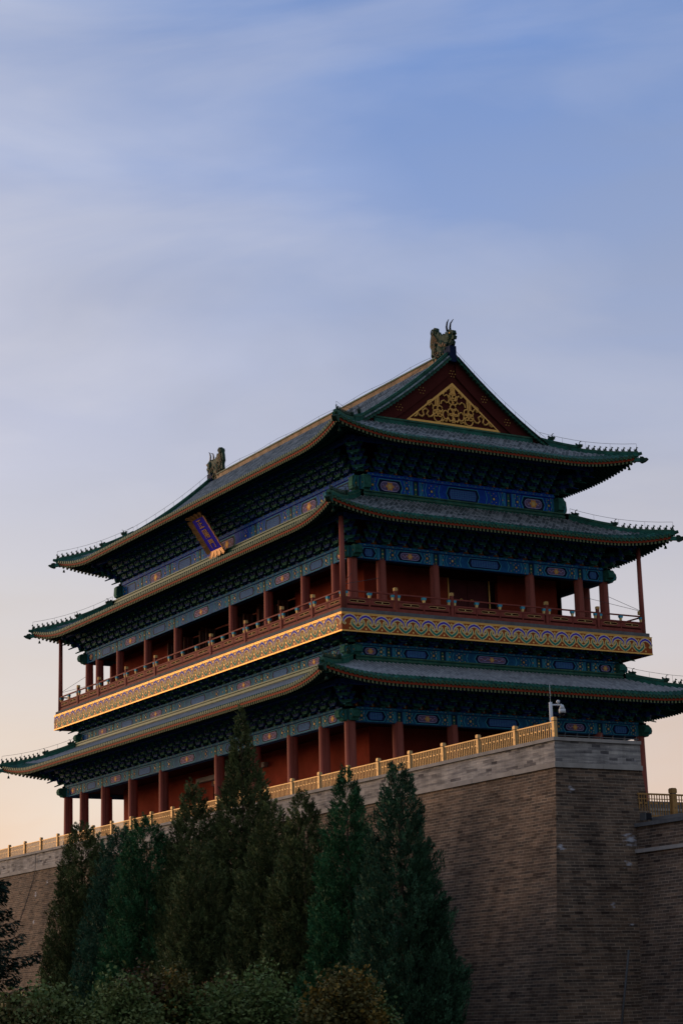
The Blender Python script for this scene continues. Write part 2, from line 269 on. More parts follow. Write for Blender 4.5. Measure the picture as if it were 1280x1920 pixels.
# ------------------------------------------------------------------ mesh building
class MB:
    def __init__(self): self.v = []; self.f = []; self.m = []; self.mats = []; self.uv = {}
    def mi(self, m):
        if m not in self.mats: self.mats.append(m)
        return self.mats.index(m)
    def face(self, pts, m, uv=None):
        i = len(self.v); self.v.extend([tuple(p) for p in pts]); n = len(pts)
        self.f.append(tuple(range(i, i + n))); self.m.append(self.mi(m))
        if uv: self.uv[len(self.f) - 1] = uv
    def idx(self, verts, faces, m):
        i = len(self.v); self.v.extend([tuple(p) for p in verts]); k = self.mi(m)
        for f in faces: self.f.append(tuple(a + i for a in f)); self.m.append(k)
    def hexa(self, c, m, mtop=None, mend=None):
        """8 corners: bottom 0-3 ccw, top 4-7"""
        i = len(self.v); self.v.extend([tuple(p) for p in c]); k = self.mi(m); kt = self.mi(mtop) if mtop else k
        for q, f in enumerate(((3, 2, 1, 0), (4, 5, 6, 7), (0, 1, 5, 4), (1, 2, 6, 5), (2, 3, 7, 6), (3, 0, 4, 7))):
            self.f.append(tuple(a + i for a in f)); self.m.append(kt if q == 1 else k)
        if mend: self.m[-4] = self.mi(mend)
    def box(self, x0, x1, y0, y1, z0, z1, m):
        self.hexa(((x0, y0, z0), (x1, y0, z0), (x1, y1, z0), (x0, y1, z0), (x0, y0, z1), (x1, y0, z1), (x1, y1, z1), (x0, y1, z1)), m)
    def fbox(self, F, u0, u1, n0, n1, z0, z1, m, mend=None):
        self.hexa([P(F, *q) for q in ((u0, n1, z0), (u1, n1, z0), (u1, n0, z0), (u0, n0, z0), (u0, n1, z1), (u1, n1, z1), (u1, n0, z1), (u0, n0, z1))], m, mend=mend)
    def tube(self, pts, r, m, seg=8, caps=True):
        pts = [Vector(p) for p in pts]; n = len(pts); rs = r if isinstance(r, (list, tuple)) else [r] * n
        i0 = len(self.v); k = self.mi(m); prev = None
        for a in range(n):
            d = (pts[min(a + 1, n - 1)] - pts[max(a - 1, 0)])
            d = d.normalized() if d.length > 1e-9 else Vector((0, 0, 1))
            if prev is None:
                x = d.cross(Vector((0, 0, 1)) if abs(d.z) < .9 else Vector((1, 0, 0))).normalized()
            else:
                x = (prev - d * prev.dot(d)); x = x.normalized() if x.length > 1e-6 else d.orthogonal().normalized()
            prev = x; y = d.cross(x)
            for s in range(seg):
                t = 2 * math.pi * s / seg; self.v.append(tuple(pts[a] + (x * math.cos(t) + y * math.sin(t)) * rs[a]))
        for a in range(n - 1):
            for s in range(seg):
                s2 = (s + 1) % seg; self.f.append((i0 + a * seg + s, i0 + a * seg + s2, i0 + (a + 1) * seg + s2, i0 + (a + 1) * seg + s)); self.m.append(k)
        if caps:
            self.f.append(tuple(i0 + s for s in range(seg))[::-1]); self.m.append(k)
            self.f.append(tuple(i0 + (n - 1) * seg + s for s in range(seg))); self.m.append(k)
    def cyl(self, x, y, z0, z1, r0, r1, m, seg=20): self.tube(((x, y, z0), (x, y, z1)), [r0, r1], m, seg)
    def ball(self, c, r, m, seg=8, rings=5, sc=(1, 1, 1)):
        i0 = len(self.v); k = self.mi(m)
        for a in range(rings + 1):
            t = math.pi * a / rings
            for s in range(seg):
                p = 2 * math.pi * s / seg
                self.v.append((c[0] + r * sc[0] * math.sin(t) * math.cos(p), c[1] + r * sc[1] * math.sin(t) * math.sin(p), c[2] + r * sc[2] * math.cos(t)))
        for a in range(rings):
            for s in range(seg):
                s2 = (s + 1) % seg; self.f.append((i0 + a * seg + s, i0 + (a + 1) * seg + s, i0 + (a + 1) * seg + s2, i0 + a * seg + s2)); self.m.append(k)
    def prism(self, pts2, fn, t, m):
        """closed outline pts2 (a, b) extruded +-t across; fn(a, b, c) -> point"""
        n = len(pts2); i0 = len(self.v); k = self.mi(m)
        for c in (-t, t):
            for a, b in pts2: self.v.append(tuple(fn(a, b, c)))
        self.f.append(tuple(i0 + q for q in range(n))[::-1]); self.m.append(k)
        self.f.append(tuple(i0 + n + q for q in range(n))); self.m.append(k)
        for q in range(n):
            q2 = (q + 1) % n; self.f.append((i0 + q, i0 + q2, i0 + n + q2, i0 + n + q)); self.m.append(k)
    def build(self, name, parent=None, smooth=False):
        me = bpy.data.meshes.new(name); me.from_pydata(self.v, [], self.f)
        for m in self.mats: me.materials.append(m)
        me.polygons.foreach_set('material_index', self.m)
        if self.uv:
            ul = me.uv_layers.new(name='UVMap'); ls = me.polygons
            for fi, u in self.uv.items():
                st = ls[fi].loop_start
                for q, w in enumerate(u): ul.data[st + q].uv = w
        if smooth: me.polygons.foreach_set('use_smooth', [True] * len(self.f))
        me.update()
        o = bpy.data.objects.new(name, me); COL.objects.link(o)
        if parent: adopt(o, parent)
        return o

def world_loc(o):
    return Vector(o.location)      # every part is adopted so that its own location is its place in the world
def adopt(o, parent):
    o.parent = parent; o.matrix_parent_inverse = Matrix.Translation(-world_loc(parent))
def thing(name, label, cat, loc, group=None):
    o = bpy.data.objects.new(name, None); COL.objects.link(o); o.location = loc; o.empty_display_size = .5
    o['label'] = label; o['category'] = cat
    if group: o['group'] = group
    return o
def tag(o, label, cat, group=None):
    o['label'] = label; o['category'] = cat
    if group: o['group'] = group

D = 10.25
def P(F, u, n, z):
    return ((u, -n, z), (n, u, z), (-u, n, z), (-n, -u, z))[F]
def half(F, a): return a if F % 2 == 0 else a - D        # half length of a face whose long half extent is a
def dist(F, a): return a - D if F % 2 == 0 else a        # distance of that face from the centre

# ------------------------------------------------------------------ ground
g = MB(); g.face(((-2500, -2500, -14.8), (2500, -2500, -14.8), (2500, 2500, -14.8), (-2500, 2500, -14.8)), GRASS)
go = g.build('ground'); go['kind'] = 'structure'

# ================================================================== GATE TOWER
TZ = -1.66
tower = thing('gate_tower', 'tall three-eaved wooden gate tower with red columns and green-edged tile roofs on the brick platform', 'gate tower', (0, 0, TZ))
CX1 = (20.5, 17.55, 13.73, 9.05, 4.12); CY1 = (10.25, 7.1, 3.38)
CX2 = (19.35, 17.45, 13.72, 8.95, 4.12); CY2 = (9.1, 7.15, 3.45)
XB = (17.4, 13.72, 8.98, 4.12); YB = (7.15, 3.42)

def bays(lst): l = sorted([-c for c in lst] + list(lst)); return l

# ---- columns
def column_mesh(z0, z1, r, kind):
    b = MB(); b.tube(((0, 0, z0), (0, 0, z0 + (z1 - z0) * .4), (0, 0, z1)), [r * 1.03, r, r * .94], RED, 22, caps=False)
    b.tube(((0, 0, z0), (0, 0, z0 + .14)), [r * 1.5, r * 1.3], STONED, 20)
    return b
def conduit(c, z0, z1, dx, dy):
    b = MB(); b.tube(((dx, dy, z0), (dx, dy, z1)), .035, RED, 6); b.box(dx - .05, dx + .05, dy - .05, dy + .05, z0 + (z1 - z0) * .62, z0 + (z1 - z0) * .62 + .10, RED)
    o = b.build('conduit', c, smooth=False); return o
def ring_positions(cx, cy):
    out = []
    for x in bays(cx):
        for s in (-1, 1): out.append((x, s * cy[0]))
    for y in bays(cy)[1:-1]:
        for s in (-1, 1): out.append((s * cx[0], y))
    return out
for (cx, cy, z0, z1, r) in ((CX1, CY1, TZ, 3.05, .335), (CX2, CY2, 9.3, 12.85, .30)):
    proto = None
    for (x, y) in ring_positions(cx, cy):
        if proto is None:
            proto = column_mesh(z0, z1, r, 0).build('column', None, smooth=True); me = proto.data; o = proto
        else:
            o = bpy.data.objects.new('column', me); COL.objects.link(o)
        o.location = (x, y, 0); adopt(o, tower)
        if y == -cy[0] or x == cx[0]:
            # two thin conduits run up the sides that are seen
            for (dx, dy) in ((r * .98, -.20), (r * .72, -r * .80)):
                b = MB(); b.tube(((x + dx, y + dy, z0), (x + dx * .94, y + dy * .94, z1)), .032, RED, 6); adopt_o = b.build('conduit', o)
                adopt_o.matrix_parent_inverse = Matrix.Translation((-x, -y, 0))

# ---- painted beams
def oct_pts(u0, u1, z0, z1, c): return [(u0 + c, z0), (u1 - c, z0), (u1, (z0 + z1) / 2), (u1 - c, z1), (u0 + c, z1), (u0, (z0 + z1) / 2)]
def rnd_pts(u0, u1, z0, z1, n=6):
    r = (z1 - z0) / 2; o = []; cz = (z0 + z1) / 2
    for k in range(n + 1): t = -math.pi / 2 + math.pi * k / n; o.append((u1 - r + r * math.cos(t), cz + r * math.sin(t)))
    for k in range(n + 1): t = math.pi / 2 + math.pi * k / n; o.append((u0 + r + r * math.cos(t), cz + r * math.sin(t)))
    return o
class Deco:
    """thin painted shapes laid on a wall face: layer k sits k * 4 mm proud"""
    def __init__(self, b, F, n): self.b = b; self.F = F; self.n = n
    def poly(self, pts, m, k=1): self.b.face([P(self.F, u, self.n + .004 * k, z) for u, z in pts], m)
    def rect(self, u0, u1, z0, z1, m, k=1): self.poly(((u0, z0), (u1, z0), (u1, z1), (u0, z1)), m, k)
    def dot(self, u, z, r, m, k=3, n=8): self.poly([(u + r * math.cos(2 * math.pi * q / n), z + r * math.sin(2 * math.pi * q / n)) for q in range(n)], m, k)
    def line(self, pts, w, m, k=2, closed=False):
        n = len(pts); pr = []
        for i in range(n):
            a = pts[(i - 1) % n] if (closed or i > 0) else pts[i]; c = pts[(i + 1) % n] if (closed or i < n - 1) else pts[i]
            dx, dz = c[0] - a[0], c[1] - a[1]; L = math.hypot(dx, dz) or 1; ww = w[i] if isinstance(w, (list, tuple)) else w
            pr.append(((pts[i][0] - dz / L * ww / 2, pts[i][1] + dx / L * ww / 2), (pts[i][0] + dz / L * ww / 2, pts[i][1] - dx / L * ww / 2)))
        for i in range(n if closed else n - 1):
            j = (i + 1) % n; self.poly((pr[i][1], pr[j][1], pr[j][0], pr[i][0]), m, k)

def panel(dc, u0, u1, z0, z1, base, kind, rng):
    h = z1 - z0; w = u1 - u0; c = (u0 + u1) / 2
    zt = z1 - h * .17                              # upper flat board starts here
    hm = zt - z0
    for q in range(max(2, int(w / .30))):           # row of small motifs on the flat board
        uu = u0 + (q + .5) * w / max(2, int(w / .30))
        dc.line(((uu - .11, zt + h * .04), (uu, zt + h * .13), (uu + .11, zt + h * .04)), .03, TEALL, 2)
        if q % 2: dc.dot(uu, zt + h * .07, .028, GOLDM, 3, 6)
    dc.rect(u0, u1, zt - .012, zt + .02, DKBLUE, 1)
    for s in (-1, 1):
        e = u0 if s < 0 else u1
        for q, mm in ((.06, TEALL), (.15, TEALL), (.24, MGREEN)):
            uu = e - s * q; dc.rect(min(uu, uu - s * .045), max(uu, uu - s * .045), z0 + .03, zt - .03, mm, 1)
    cw = min(w * .19, .95) if w > 3 else w * .15
    mid = z0 + hm / 2
    if kind == 'flower':
        dc.poly(oct_pts(c - cw - .30, c + cw + .30, z0 + hm * .07, z0 + hm * .93, .18), TEALL, 1)
        dc.poly(oct_pts(c - cw - .24, c + cw + .24, z0 + hm * .12, z0 + hm * .88, .17), DKBLUE, 2)
        dc.poly(rnd_pts(c - cw - .03, c + cw + .03, z0 + hm * .22, z0 + hm * .78), LAV, 3)
        dc.poly(rnd_pts(c - cw, c + cw, z0 + hm * .26, z0 + hm * .74), CARTP, 4)
        for s in (-1, 1):
            dc.line([(c + s * (.16 + t * (cw - .26)), mid + math.sin(t * 9) * hm * .10) for t in [k / 8 for k in range(9)]], .035, LAV, 5)
            dc.line([(c + s * (.16 + t * (cw - .26)), mid - math.sin(t * 9) * hm * .10) for t in [k / 8 for k in range(9)]], .025, ORANGE, 6)
        dc.poly([(c + (hm * .30 if q % 2 == 0 else hm * .20) * math.cos(math.pi * q / 6), mid + (hm * .30 if q % 2 == 0 else hm * .20) * math.sin(math.pi * q / 6)) for q in range(12)], PETAL, 7)
        dc.dot(c, mid, hm * .13, CREAM, 8)
    else:
        dc.poly(oct_pts(c - cw - .30, c + cw + .30, z0 + hm * .07, z0 + hm * .93, .18), TEALL, 1)
        dc.poly(oct_pts(c - cw - .25, c + cw + .25, z0 + hm * .11, z0 + hm * .89, .17), DKBLUE, 2)
        dc.poly(oct_pts(c - cw - .06, c + cw + .06, z0 + hm * .20, z0 + hm * .80, .10), CARTB, 3)
        for q in range(5):
            zz = z0 + hm * (.27 + q * .115); dc.rect(c - cw + .04, c + cw - .04, zz - .008, zz + .008, TEALL, 4)
        nn = max(4, int(cw * 2 / .16))
        for q in range(nn): uu = c - cw + .06 + q * (2 * cw - .12) / (nn - 1); dc.rect(uu - .007, uu + .007, z0 + hm * .25, z0 + hm * .75, GRIDL, 5)
    for s in (-1, 1):
        lim = w / 2 - .34 - cw
        if lim > .25:
            for q, (fr, mm) in enumerate(((.30, TEALL), (.46, MGREEN), (.80, TEALL))):
                uu = c + s * (cw + .12 + lim * fr)
                dc.line(((uu + s * .02, z0 + .05), (uu + s * .14, mid), (uu + s * .02, zt - .05)), .05, mm, 2)
            uu = c + s * (cw + .14 + lim * .62)
            dc.dot(uu, mid, .075, CREAM if rng.random() < .7 else GOLDM, 4); dc.dot(uu, mid, .12, DKBLUE, 3)
            for zz in (z0 + hm * .30, zt - hm * .30): dc.dot(uu + s * .17, zz, .03, CREAM, 3, 6); dc.dot(uu - s * .16, zz, .03, GOLDM, 3, 6)
            for zz in (z0 + hm * .16, zt - hm * .16):
                dc.dot(uu + rng.uniform(-.04, .04), zz, .035, GOLDM, 3, 6)
                dc.dot(c + s * (cw + .30 + lim * .34), zz, .03, GOLDM, 3, 6)
            if lim > .9:
                uu = c + s * (cw + .2 + lim * .93)
                dc.line(((uu - .14, z0 + .06), (uu + .14, zt - .06)), .035, TEALL, 2); dc.line(((uu - .14, zt - .06), (uu + .14, z0 + .06)), .035, TEALL, 3)
                dc.dot(uu, mid, .05, GOLDM, 5, 6)
        for zz in (z0 + .06, zt - .06): dc.dot(c + s * (w / 2 - .3), zz, .03, GOLDM, 3, 6)

def beam_level(name, a, z0, z1, cxs, cys, base, thick, flip, endout=.62):
    rng = random.Random(len(name) + int(z0 * 7))
    for F in range(4):
        b = MB(); cs = bays(cxs if F % 2 == 0 else cys); hl = half(F, a); n = dist(F, a)
        zt = z1 - (z1 - z0) * .17
        b.fbox(F, -hl + .012, hl - .012, n - thick, n, z0, zt, base); b.fbox(F, -hl - .09, hl + .09, n - thick, n + .09, zt, z1, base)
        dcs = Deco(b, F, n); dtop = Deco(b, F, n + .09)
        if F < 2:
            class DD:                                   # motifs of the flat board go on the board, the rest on the beam
                pass
            dd = DD()
            def pick(pts): return dtop if min(q[1] for q in pts) > zt - .014 else dcs
            dd.poly = lambda pts, m, k=1: pick(pts).poly(pts, m, k)
            dd.rect = lambda u0, u1, a0, a1, m, k=1: (dcs if a0 < zt else dtop).rect(u0, u1, a0, min(a1, zt) if a0 < zt else a1, m, k)
            dd.dot = lambda u, z, r, m, k=3, n=8: (dtop if z > zt else dcs).dot(u, z, r, m, k, n)
            dd.line = lambda pts, w, m, k=2, closed=False: (dtop if pts[0][1] > zt else dcs).line(pts, w, m, k, closed)
            for i in range(len(cs) - 1):
                u0, u1 = cs[i] + .19, cs[i + 1] - .19
                k = 'flower' if (i + flip + F) % 2 == 0 else 'grid'
                panel(dd, u0, u1, z0, z1, base, k, rng)
            for c in cs[1:-1]:                            # heads of the columns between the panels
                dcs.rect(c - .17, c + .17, z0 + .01, zt - .02, DKBLUE, 1); dcs.rect(c - .12, c + .06, z0 + .05, zt - .07, BRG, 2)
                dcs.dot(c - .03, z0 + (zt - z0) * .5, .05, CREAM, 4); dcs.dot(c - .03, z0 + (zt - z0) * .22, .03, GOLDM, 4, 6); dcs.dot(c - .03, z0 + (zt - z0) * .8, .03, GOLDM, 4, 6)
        b.build('painted_beam', tower)
        # carved beam ends that pass the corner
    for sx in (-1, 1):
        for sy in (-1, 1):
            for F, s in ((0 if sy < 0 else 2, None), (1 if sx > 0 else 3, None)):
                b = MB(); hl = half(F, a); n = dist(F, a)
                # corner of this face that is at (sx, sy)
                us = {0: sx, 1: sy, 2: -sx, 3: -sy}[F]
                zt = z1 - (z1 - z0) * .17; e = endout
                prof = [(0, z0 + .02), (e * .45, z0 + .02), (e * .62, z0 + .14), (e * .9, z0 + .20), (e, z0 + .38), (e * .92, zt - .14), (e * .7, zt - .03), (0, zt - .03)]
                b.prism(prof, lambda q, z, t: P(F, us * (hl + q), n - thick / 2 + t, z), thick / 2 - .02, BRG)
                dc = Deco(b, F, n - .02)
                dc.line([(us * (hl + e * .25), z0 + .1), (us * (hl + e * .25), zt - .1)], .04, TEALL, 2)
                dc.line([(us * (hl + e * .55), z0 + .2), (us * (hl + e * .8), (z0 + zt) / 2), (us * (hl + e * .55), zt - .12)], .04, TEALL, 2)
                dc.dot(us * (hl + e * .5), (z0 + zt) / 2, .05, GOLDM, 3, 6)
                b.build('beam_end', tower)
beam_level('ground', 20.75, 2.96, 3.80, CX1, CY1, BASE1, .5, 0)
beam_level('mezzanine', 19.92, 6.88, 7.66, (19.92,) + CX2[1:], (9.67,) + CY2[1:], BASE1, .5, 1, .5)
beam_level('upper', 19.62, 12.74, 13.62, CX2, CY2, BASE2, .5, 0)
beam_level('top', 17.62, 17.36, 18.62, XB, YB, BASE3, .5, 1, .55)

# ---- bracket sets (dougong)
def bracket_mesh(H, PJ, T, A, B, nm):
    b = MB()
    def bx(u0, u1, n0, n1, z0, z1, m): b.hexa(((u0, -n1, z0), (u1, -n1, z0), (u1, -n0, z0), (u0, -n0, z0), (u0, -n1, z1), (u1, -n1, z1), (u1, -n0, z1), (u0, -n0, z1)), m)
    bx(-.16, .16, -.16, .16, 0, .16, A)
    dz = (H - .16) / T; st = PJ / T
    for i in range(T):
        z = .16 + i * dz; reach = (i + 1) * st; ah = dz * .56
        # arm straight out, with a beak that dips
        m = A if i % 2 == 0 else B
        bx(-.065, .065, -.15, reach + .05, z, z + ah, m)
        tip = reach + .30
        b.hexa(((-.06, -(tip), z - .16), (.06, -(tip), z - .16), (.06, -(reach - .3), z + .06), (-.06, -(reach - .3), z + .06), (-.04, -(tip - .02), z - .10), (.04, -(tip - .02), z - .10), (.06, -(reach - .3), z + .22), (-.06, -(reach - .3), z + .22)), m)
        b.hexa(((-.045, -(tip + .012), z - .165), (.045, -(tip + .012), z - .165), (.045, -(tip), z - .165), (-.045, -(tip), z - .165), (-.03, -(tip), z - .09), (.03, -(tip), z - .09), (.03, -(tip - .02), z - .09), (-.03, -(tip - .02), z - .09)), BRE)
        for j in range(0, i + 2):
            if j < i - 0 and j < i: continue
            hw = .36 if j == i + 1 else .47
            n = j * st; mm = B if (i + j) % 2 == 0 else A
            # lateral arm, undercut ends
            b.hexa(((-hw + .14, -n - .055, z), (hw - .14, -n - .055, z), (hw - .14, -n + .055, z), (-hw + .14, -n + .055, z), (-hw, -n - .055, z + ah), (hw, -n - .055, z + ah), (hw, -n + .055, z + ah), (-hw, -n + .055, z + ah)), mm)
            bx(-hw + .15, hw - .15, n + .05, n + .062, z + .012, z + .035, BRE)
            for uu in (-hw + .08, 0, hw - .08):
                b.hexa(((uu - .06, -n - .07, z + ah), (uu + .06, -n - .07, z + ah), (uu + .06, -n + .07, z + ah), (uu - .06, -n + .07, z + ah), (uu - .09, -n - .1, z + dz), (uu + .09, -n - .1, z + dz), (uu + .09, -n + .1, z + dz), (uu - .09, -n + .1, z + dz)), A if mm is B else B)
    return b
LEVELS = (  # a of the wall line, bottom, height, projection, tiers, spacing
    (20.55, 3.80, 1.06, 1.25, 3, 1.08), (19.75, 7.66, .60, .95, 2, 1.06), (19.42, 13.62, 1.16, 1.2, 3, 1.05), (17.42, 18.62, 1.46, 1.5, 4, 1.02))
allsets = []
for li, (a, z, H, PJ, T, sp) in enumerate(LEVELS):
    for v in (0, 1):
        bm_ = bracket_mesh(H, PJ, T, *((BRG, BRB) if v == 0 else (BRB, BRG)), 'x')
        allsets.append([li, v, bm_, []])
    for F in range(4):
        hl = half(F, a); n = dist(F, a); k = int(round(2 * hl / sp)); stp = 2 * hl / k
        for i in range(1, k):
            u = -hl + i * stp; allsets[-2 + (i % 2)][3].append((F, u, n, z, 0))
        # corner set turned 45 degrees
        c = P(F, hl, n, z); allsets[-2][3].append((F, hl, n, z, 1))
flat = []
for S_ in allsets:
    for (F, u, n, z, cn) in S_[3]:
        p = Vector(P(F, u, n, z)); vis = F < 2
        flat.append(((0 if vis else 1000) + (p - CAM).length, S_, F, u, n, z, cn))
flat.sort(key=lambda q: q[0])
rest = MB(); meshes = {}
for i, (dd_, S_, F, u, n, z, cn) in enumerate(flat):
    rot = {0: 0, 1: 90, 2: 180, 3: 270}[F] + (45 if cn else 0)
    M = Matrix.Translation(P(F, u, n, z)) @ Matrix.Rotation(R(rot), 4, 'Z')
    if cn: M = M @ Matrix.Diagonal((1.15, 1.42, 1, 1))
    if i < 98:
        key = (S_[0], S_[1])
        if key not in meshes:
            o = S_[2].build('bracket_set'); meshes[key] = o.data
        else:
            o = bpy.data.objects.new('bracket_set', meshes[key]); COL.objects.link(o)
        o.parent = tower; o.matrix_parent_inverse = Matrix.Translation((0, 0, -TZ)); o.matrix_basis = M
    else:
        sb = S_[2]; i0 = len(rest.v); rest.v.extend([tuple(M @ Vector(q)) for q in sb.v])
        rest.f.extend([tuple(a_ + i0 for a_ in f) for f in sb.f]); rest.m.extend([rest.mi(sb.mats[q]) for q in sb.m])
ro = rest.build('bracket_sets_beyond', tower); ro['kind'] = 'stuff'; ro.name = 'bracket_row'

# boards behind the brackets, each gap with a small flame on it
for li, (a, z, H, PJ, T, sp) in enumerate(LEVELS):
    for F in range(4):
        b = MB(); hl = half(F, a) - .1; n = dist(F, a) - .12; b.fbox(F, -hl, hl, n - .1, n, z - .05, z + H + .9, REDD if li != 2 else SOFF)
        if F < 2:
            dc = Deco(b, F, n); hl0 = half(F, a); k = int(round(2 * hl0 / sp)); stp = 2 * hl0 / k
            for i in range(k):
                u = -hl0 + (i + .5) * stp
                tri = [(u - .27, z + .03), (u + .27, z + .03), (u + .17, z + .20), (u + .07, z + .36), (u, z + .48), (u - .07, z + .36), (u - .17, z + .20)]
                if li == 2: dc.poly(tri, ORANGE, 1)
                else:
                    dc.poly(tri, mat('brick_red_flame', (.15, .03, .012), .6, .2, 4), 1); dc.dot(u, z + .17, .105, ORANGE, 2); dc.dot(u, z + .17, .05, GOLDP, 3)
                    dc.line(((u - .30, z + .02), (u - .19, z + .22), (u, z + .50), (u + .19, z + .22), (u + .30, z + .02)), .035, MGREEN, 2)
        b.build('bracket_board', tower)
    # purlin carried by the outer row of brackets
    b = MB(); a2 = a + PJ + .08
    if li != 1:
        for F in range(4): b.fbox(F, -half(F, a2) - .3, half(F, a2) + .3, dist(F, a2) - .13, dist(F, a2) + .13, z + H, z + H + .24, BRB)
        b.build('eave_purlin', tower)

# ---- walls
def wall(F, a, u0, u1, z0, z1, m, th=.35):
    b = MB(); n = dist(F, a); b.fbox(F, u0, u1, n - th, n, z0, z1, m); return b.build('core_wall', tower)
# ground floor: solid walls, door in the middle of the long side
for F in (1, 2, 3): wall(F, 17.45, -half(F, 17.45) + (.001 if F % 2 else .36) - (.36 if F % 2 == 0 else 0), half(F, 17.45), TZ, 4.2, REDW)
wall(0, 17.45, -17.09, -2.9, TZ, 4.2, REDW); wall(0, 17.45, 2.9, 17.09, TZ, 4.2, REDW); wall(0, 17.45, -2.9, 2.9, 2.75, 4.2, REDD)
b = MB(); b.fbox(0, -4.9, 4.9, 7.2, 7.5, 2.36, 2.66, STONE); b.fbox(0, -2.9, 2.9, 7.2, 7.32, 1.95, 2.34, DOORM)
for u in (-2.1, -.7, .7, 2.1):
    dc = Deco(b, 0, 7.32); b.tube((P(0, u, 7.3, 2.14), P(0, u, 7.46, 2.14)), .15, GOLDP, 10); b.tube((P(0, u, 7.44, 2.14), P(0, u, 7.475, 2.14)), .09, INTER, 8)
b.build('door_lintel', tower)
b = MB(); b.fbox(0, -2.9, 2.9, 6.6, 6.7, TZ, 2.75, INTER)  # near-black sheet stands for the unlit inside of the doorway
for u in (-2.8, 2.0): b.fbox(0, u, u + .8, 6.72, 7.15, TZ, 1.95, DOORM)
b.build('doorway', tower)
# upper floor
FZ = 9.3
for F in (1, 2, 3):
    if F == 1:
        wall(1, 17.45, -7.2, -2.55, FZ, 13.7, REDW); wall(1, 17.45, 2.38, 7.2, FZ, 13.7, REDW); wall(1, 17.45, -2.55, 2.38, 12.62, 13.7, REDD)
        wall(1, 17.45, -2.55, -1.30, FZ, 12.62, REDW)
        b = MB(); b.fbox(1, -1.24, .22, 17.2, 17.28, FZ, 12.6, DOORM); b.fbox(1, .25, 1.72, 17.2, 17.28, FZ, 12.6, DOORM); b.fbox(1, 1.72, 2.38, 16.95, 17.1, FZ, 12.6, INTER)  # last slab near black: shade of the door recess put into its colour
        for u in (-.24, .23 + .3):
            b.tube([P(1, u + .12 * math.cos(t), 17.31, 11.28 + .12 * math.sin(t)) for t in [R(-20 + k * 32) for k in range(8)]], .03, GOLD, 6)
        d_ = b.build('door', tower)
        b = MB()
        for u in (-1.27, 1.72): b.fbox(1, u - .035, u + .035, 17.44, 17.5, FZ, 12.62, GOLDP)
        b.build('door_trim', tower)
    else: wall(F, 17.45, -half(F, 17.45) + (0 if F % 2 else .0), half(F, 17.45), FZ, 13.7, REDW)
for u0, u1 in ((-17.09, -8.95), (8.95, 17.09)): wall(0, 17.45, u0, u1, FZ, 13.7, REDW)
wall(0, 17.45, -8.95, 8.95, 12.9, 13.7, REDD)
for c in (-4.12, 4.12):
    b = MB(); b.cyl(c, -7.1, FZ, 13.0, .28, .28, RED, 16); b.build('inner_column', tower, True)
b = MB()
for u in (-8.2, -7.0, -5.6, -3.2, -2.2, 2.3, 3.3, 5.4, 6.6, 8.1):       # lattice leaves standing open
    b.fbox(0, u - .03, u + .03, 7.25, 7.95, FZ, 12.5, LATT); 
    for k in range(6): b.fbox(0, u - .035, u + .035, 7.3 + k * .12, 7.33 + k * .12, FZ + .9, 12.4, CURT if k % 3 == 0 else LATT)
b.fbox(0, -8.95, 8.95, 7.12, 7.2, 12.45, 12.55, RED)
b.build('lattice_doors', tower)
b = MB()
for u in (-6.4, -1.9, -1.2, 1.4, 2.0, 5.0, 6.0):
    for k in range(4):
        q = u + k * .11; b.face([P(0, q + .05 * math.sin(z * 2), 6.6 + .12 * (k % 2), z) for z in (FZ, 10.4, 11.6)] + [P(0, q + .11 * (.3 + .7 * (12 - z) / 2.7), 6.6 + .12 * ((k + 1) % 2), z) for z in (11.6, 10.4, FZ)], CURT)
b.build('curtains', tower)
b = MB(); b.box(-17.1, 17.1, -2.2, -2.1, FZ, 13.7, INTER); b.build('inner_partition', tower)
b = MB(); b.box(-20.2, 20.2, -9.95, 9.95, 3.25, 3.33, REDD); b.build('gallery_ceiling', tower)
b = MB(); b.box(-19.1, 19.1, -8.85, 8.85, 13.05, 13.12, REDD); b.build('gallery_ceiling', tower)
b = MB(); b.box(-20.95, 20.95, -10.7, 10.7, TZ, TZ + .02, DECK); b.build('plinth', tower)

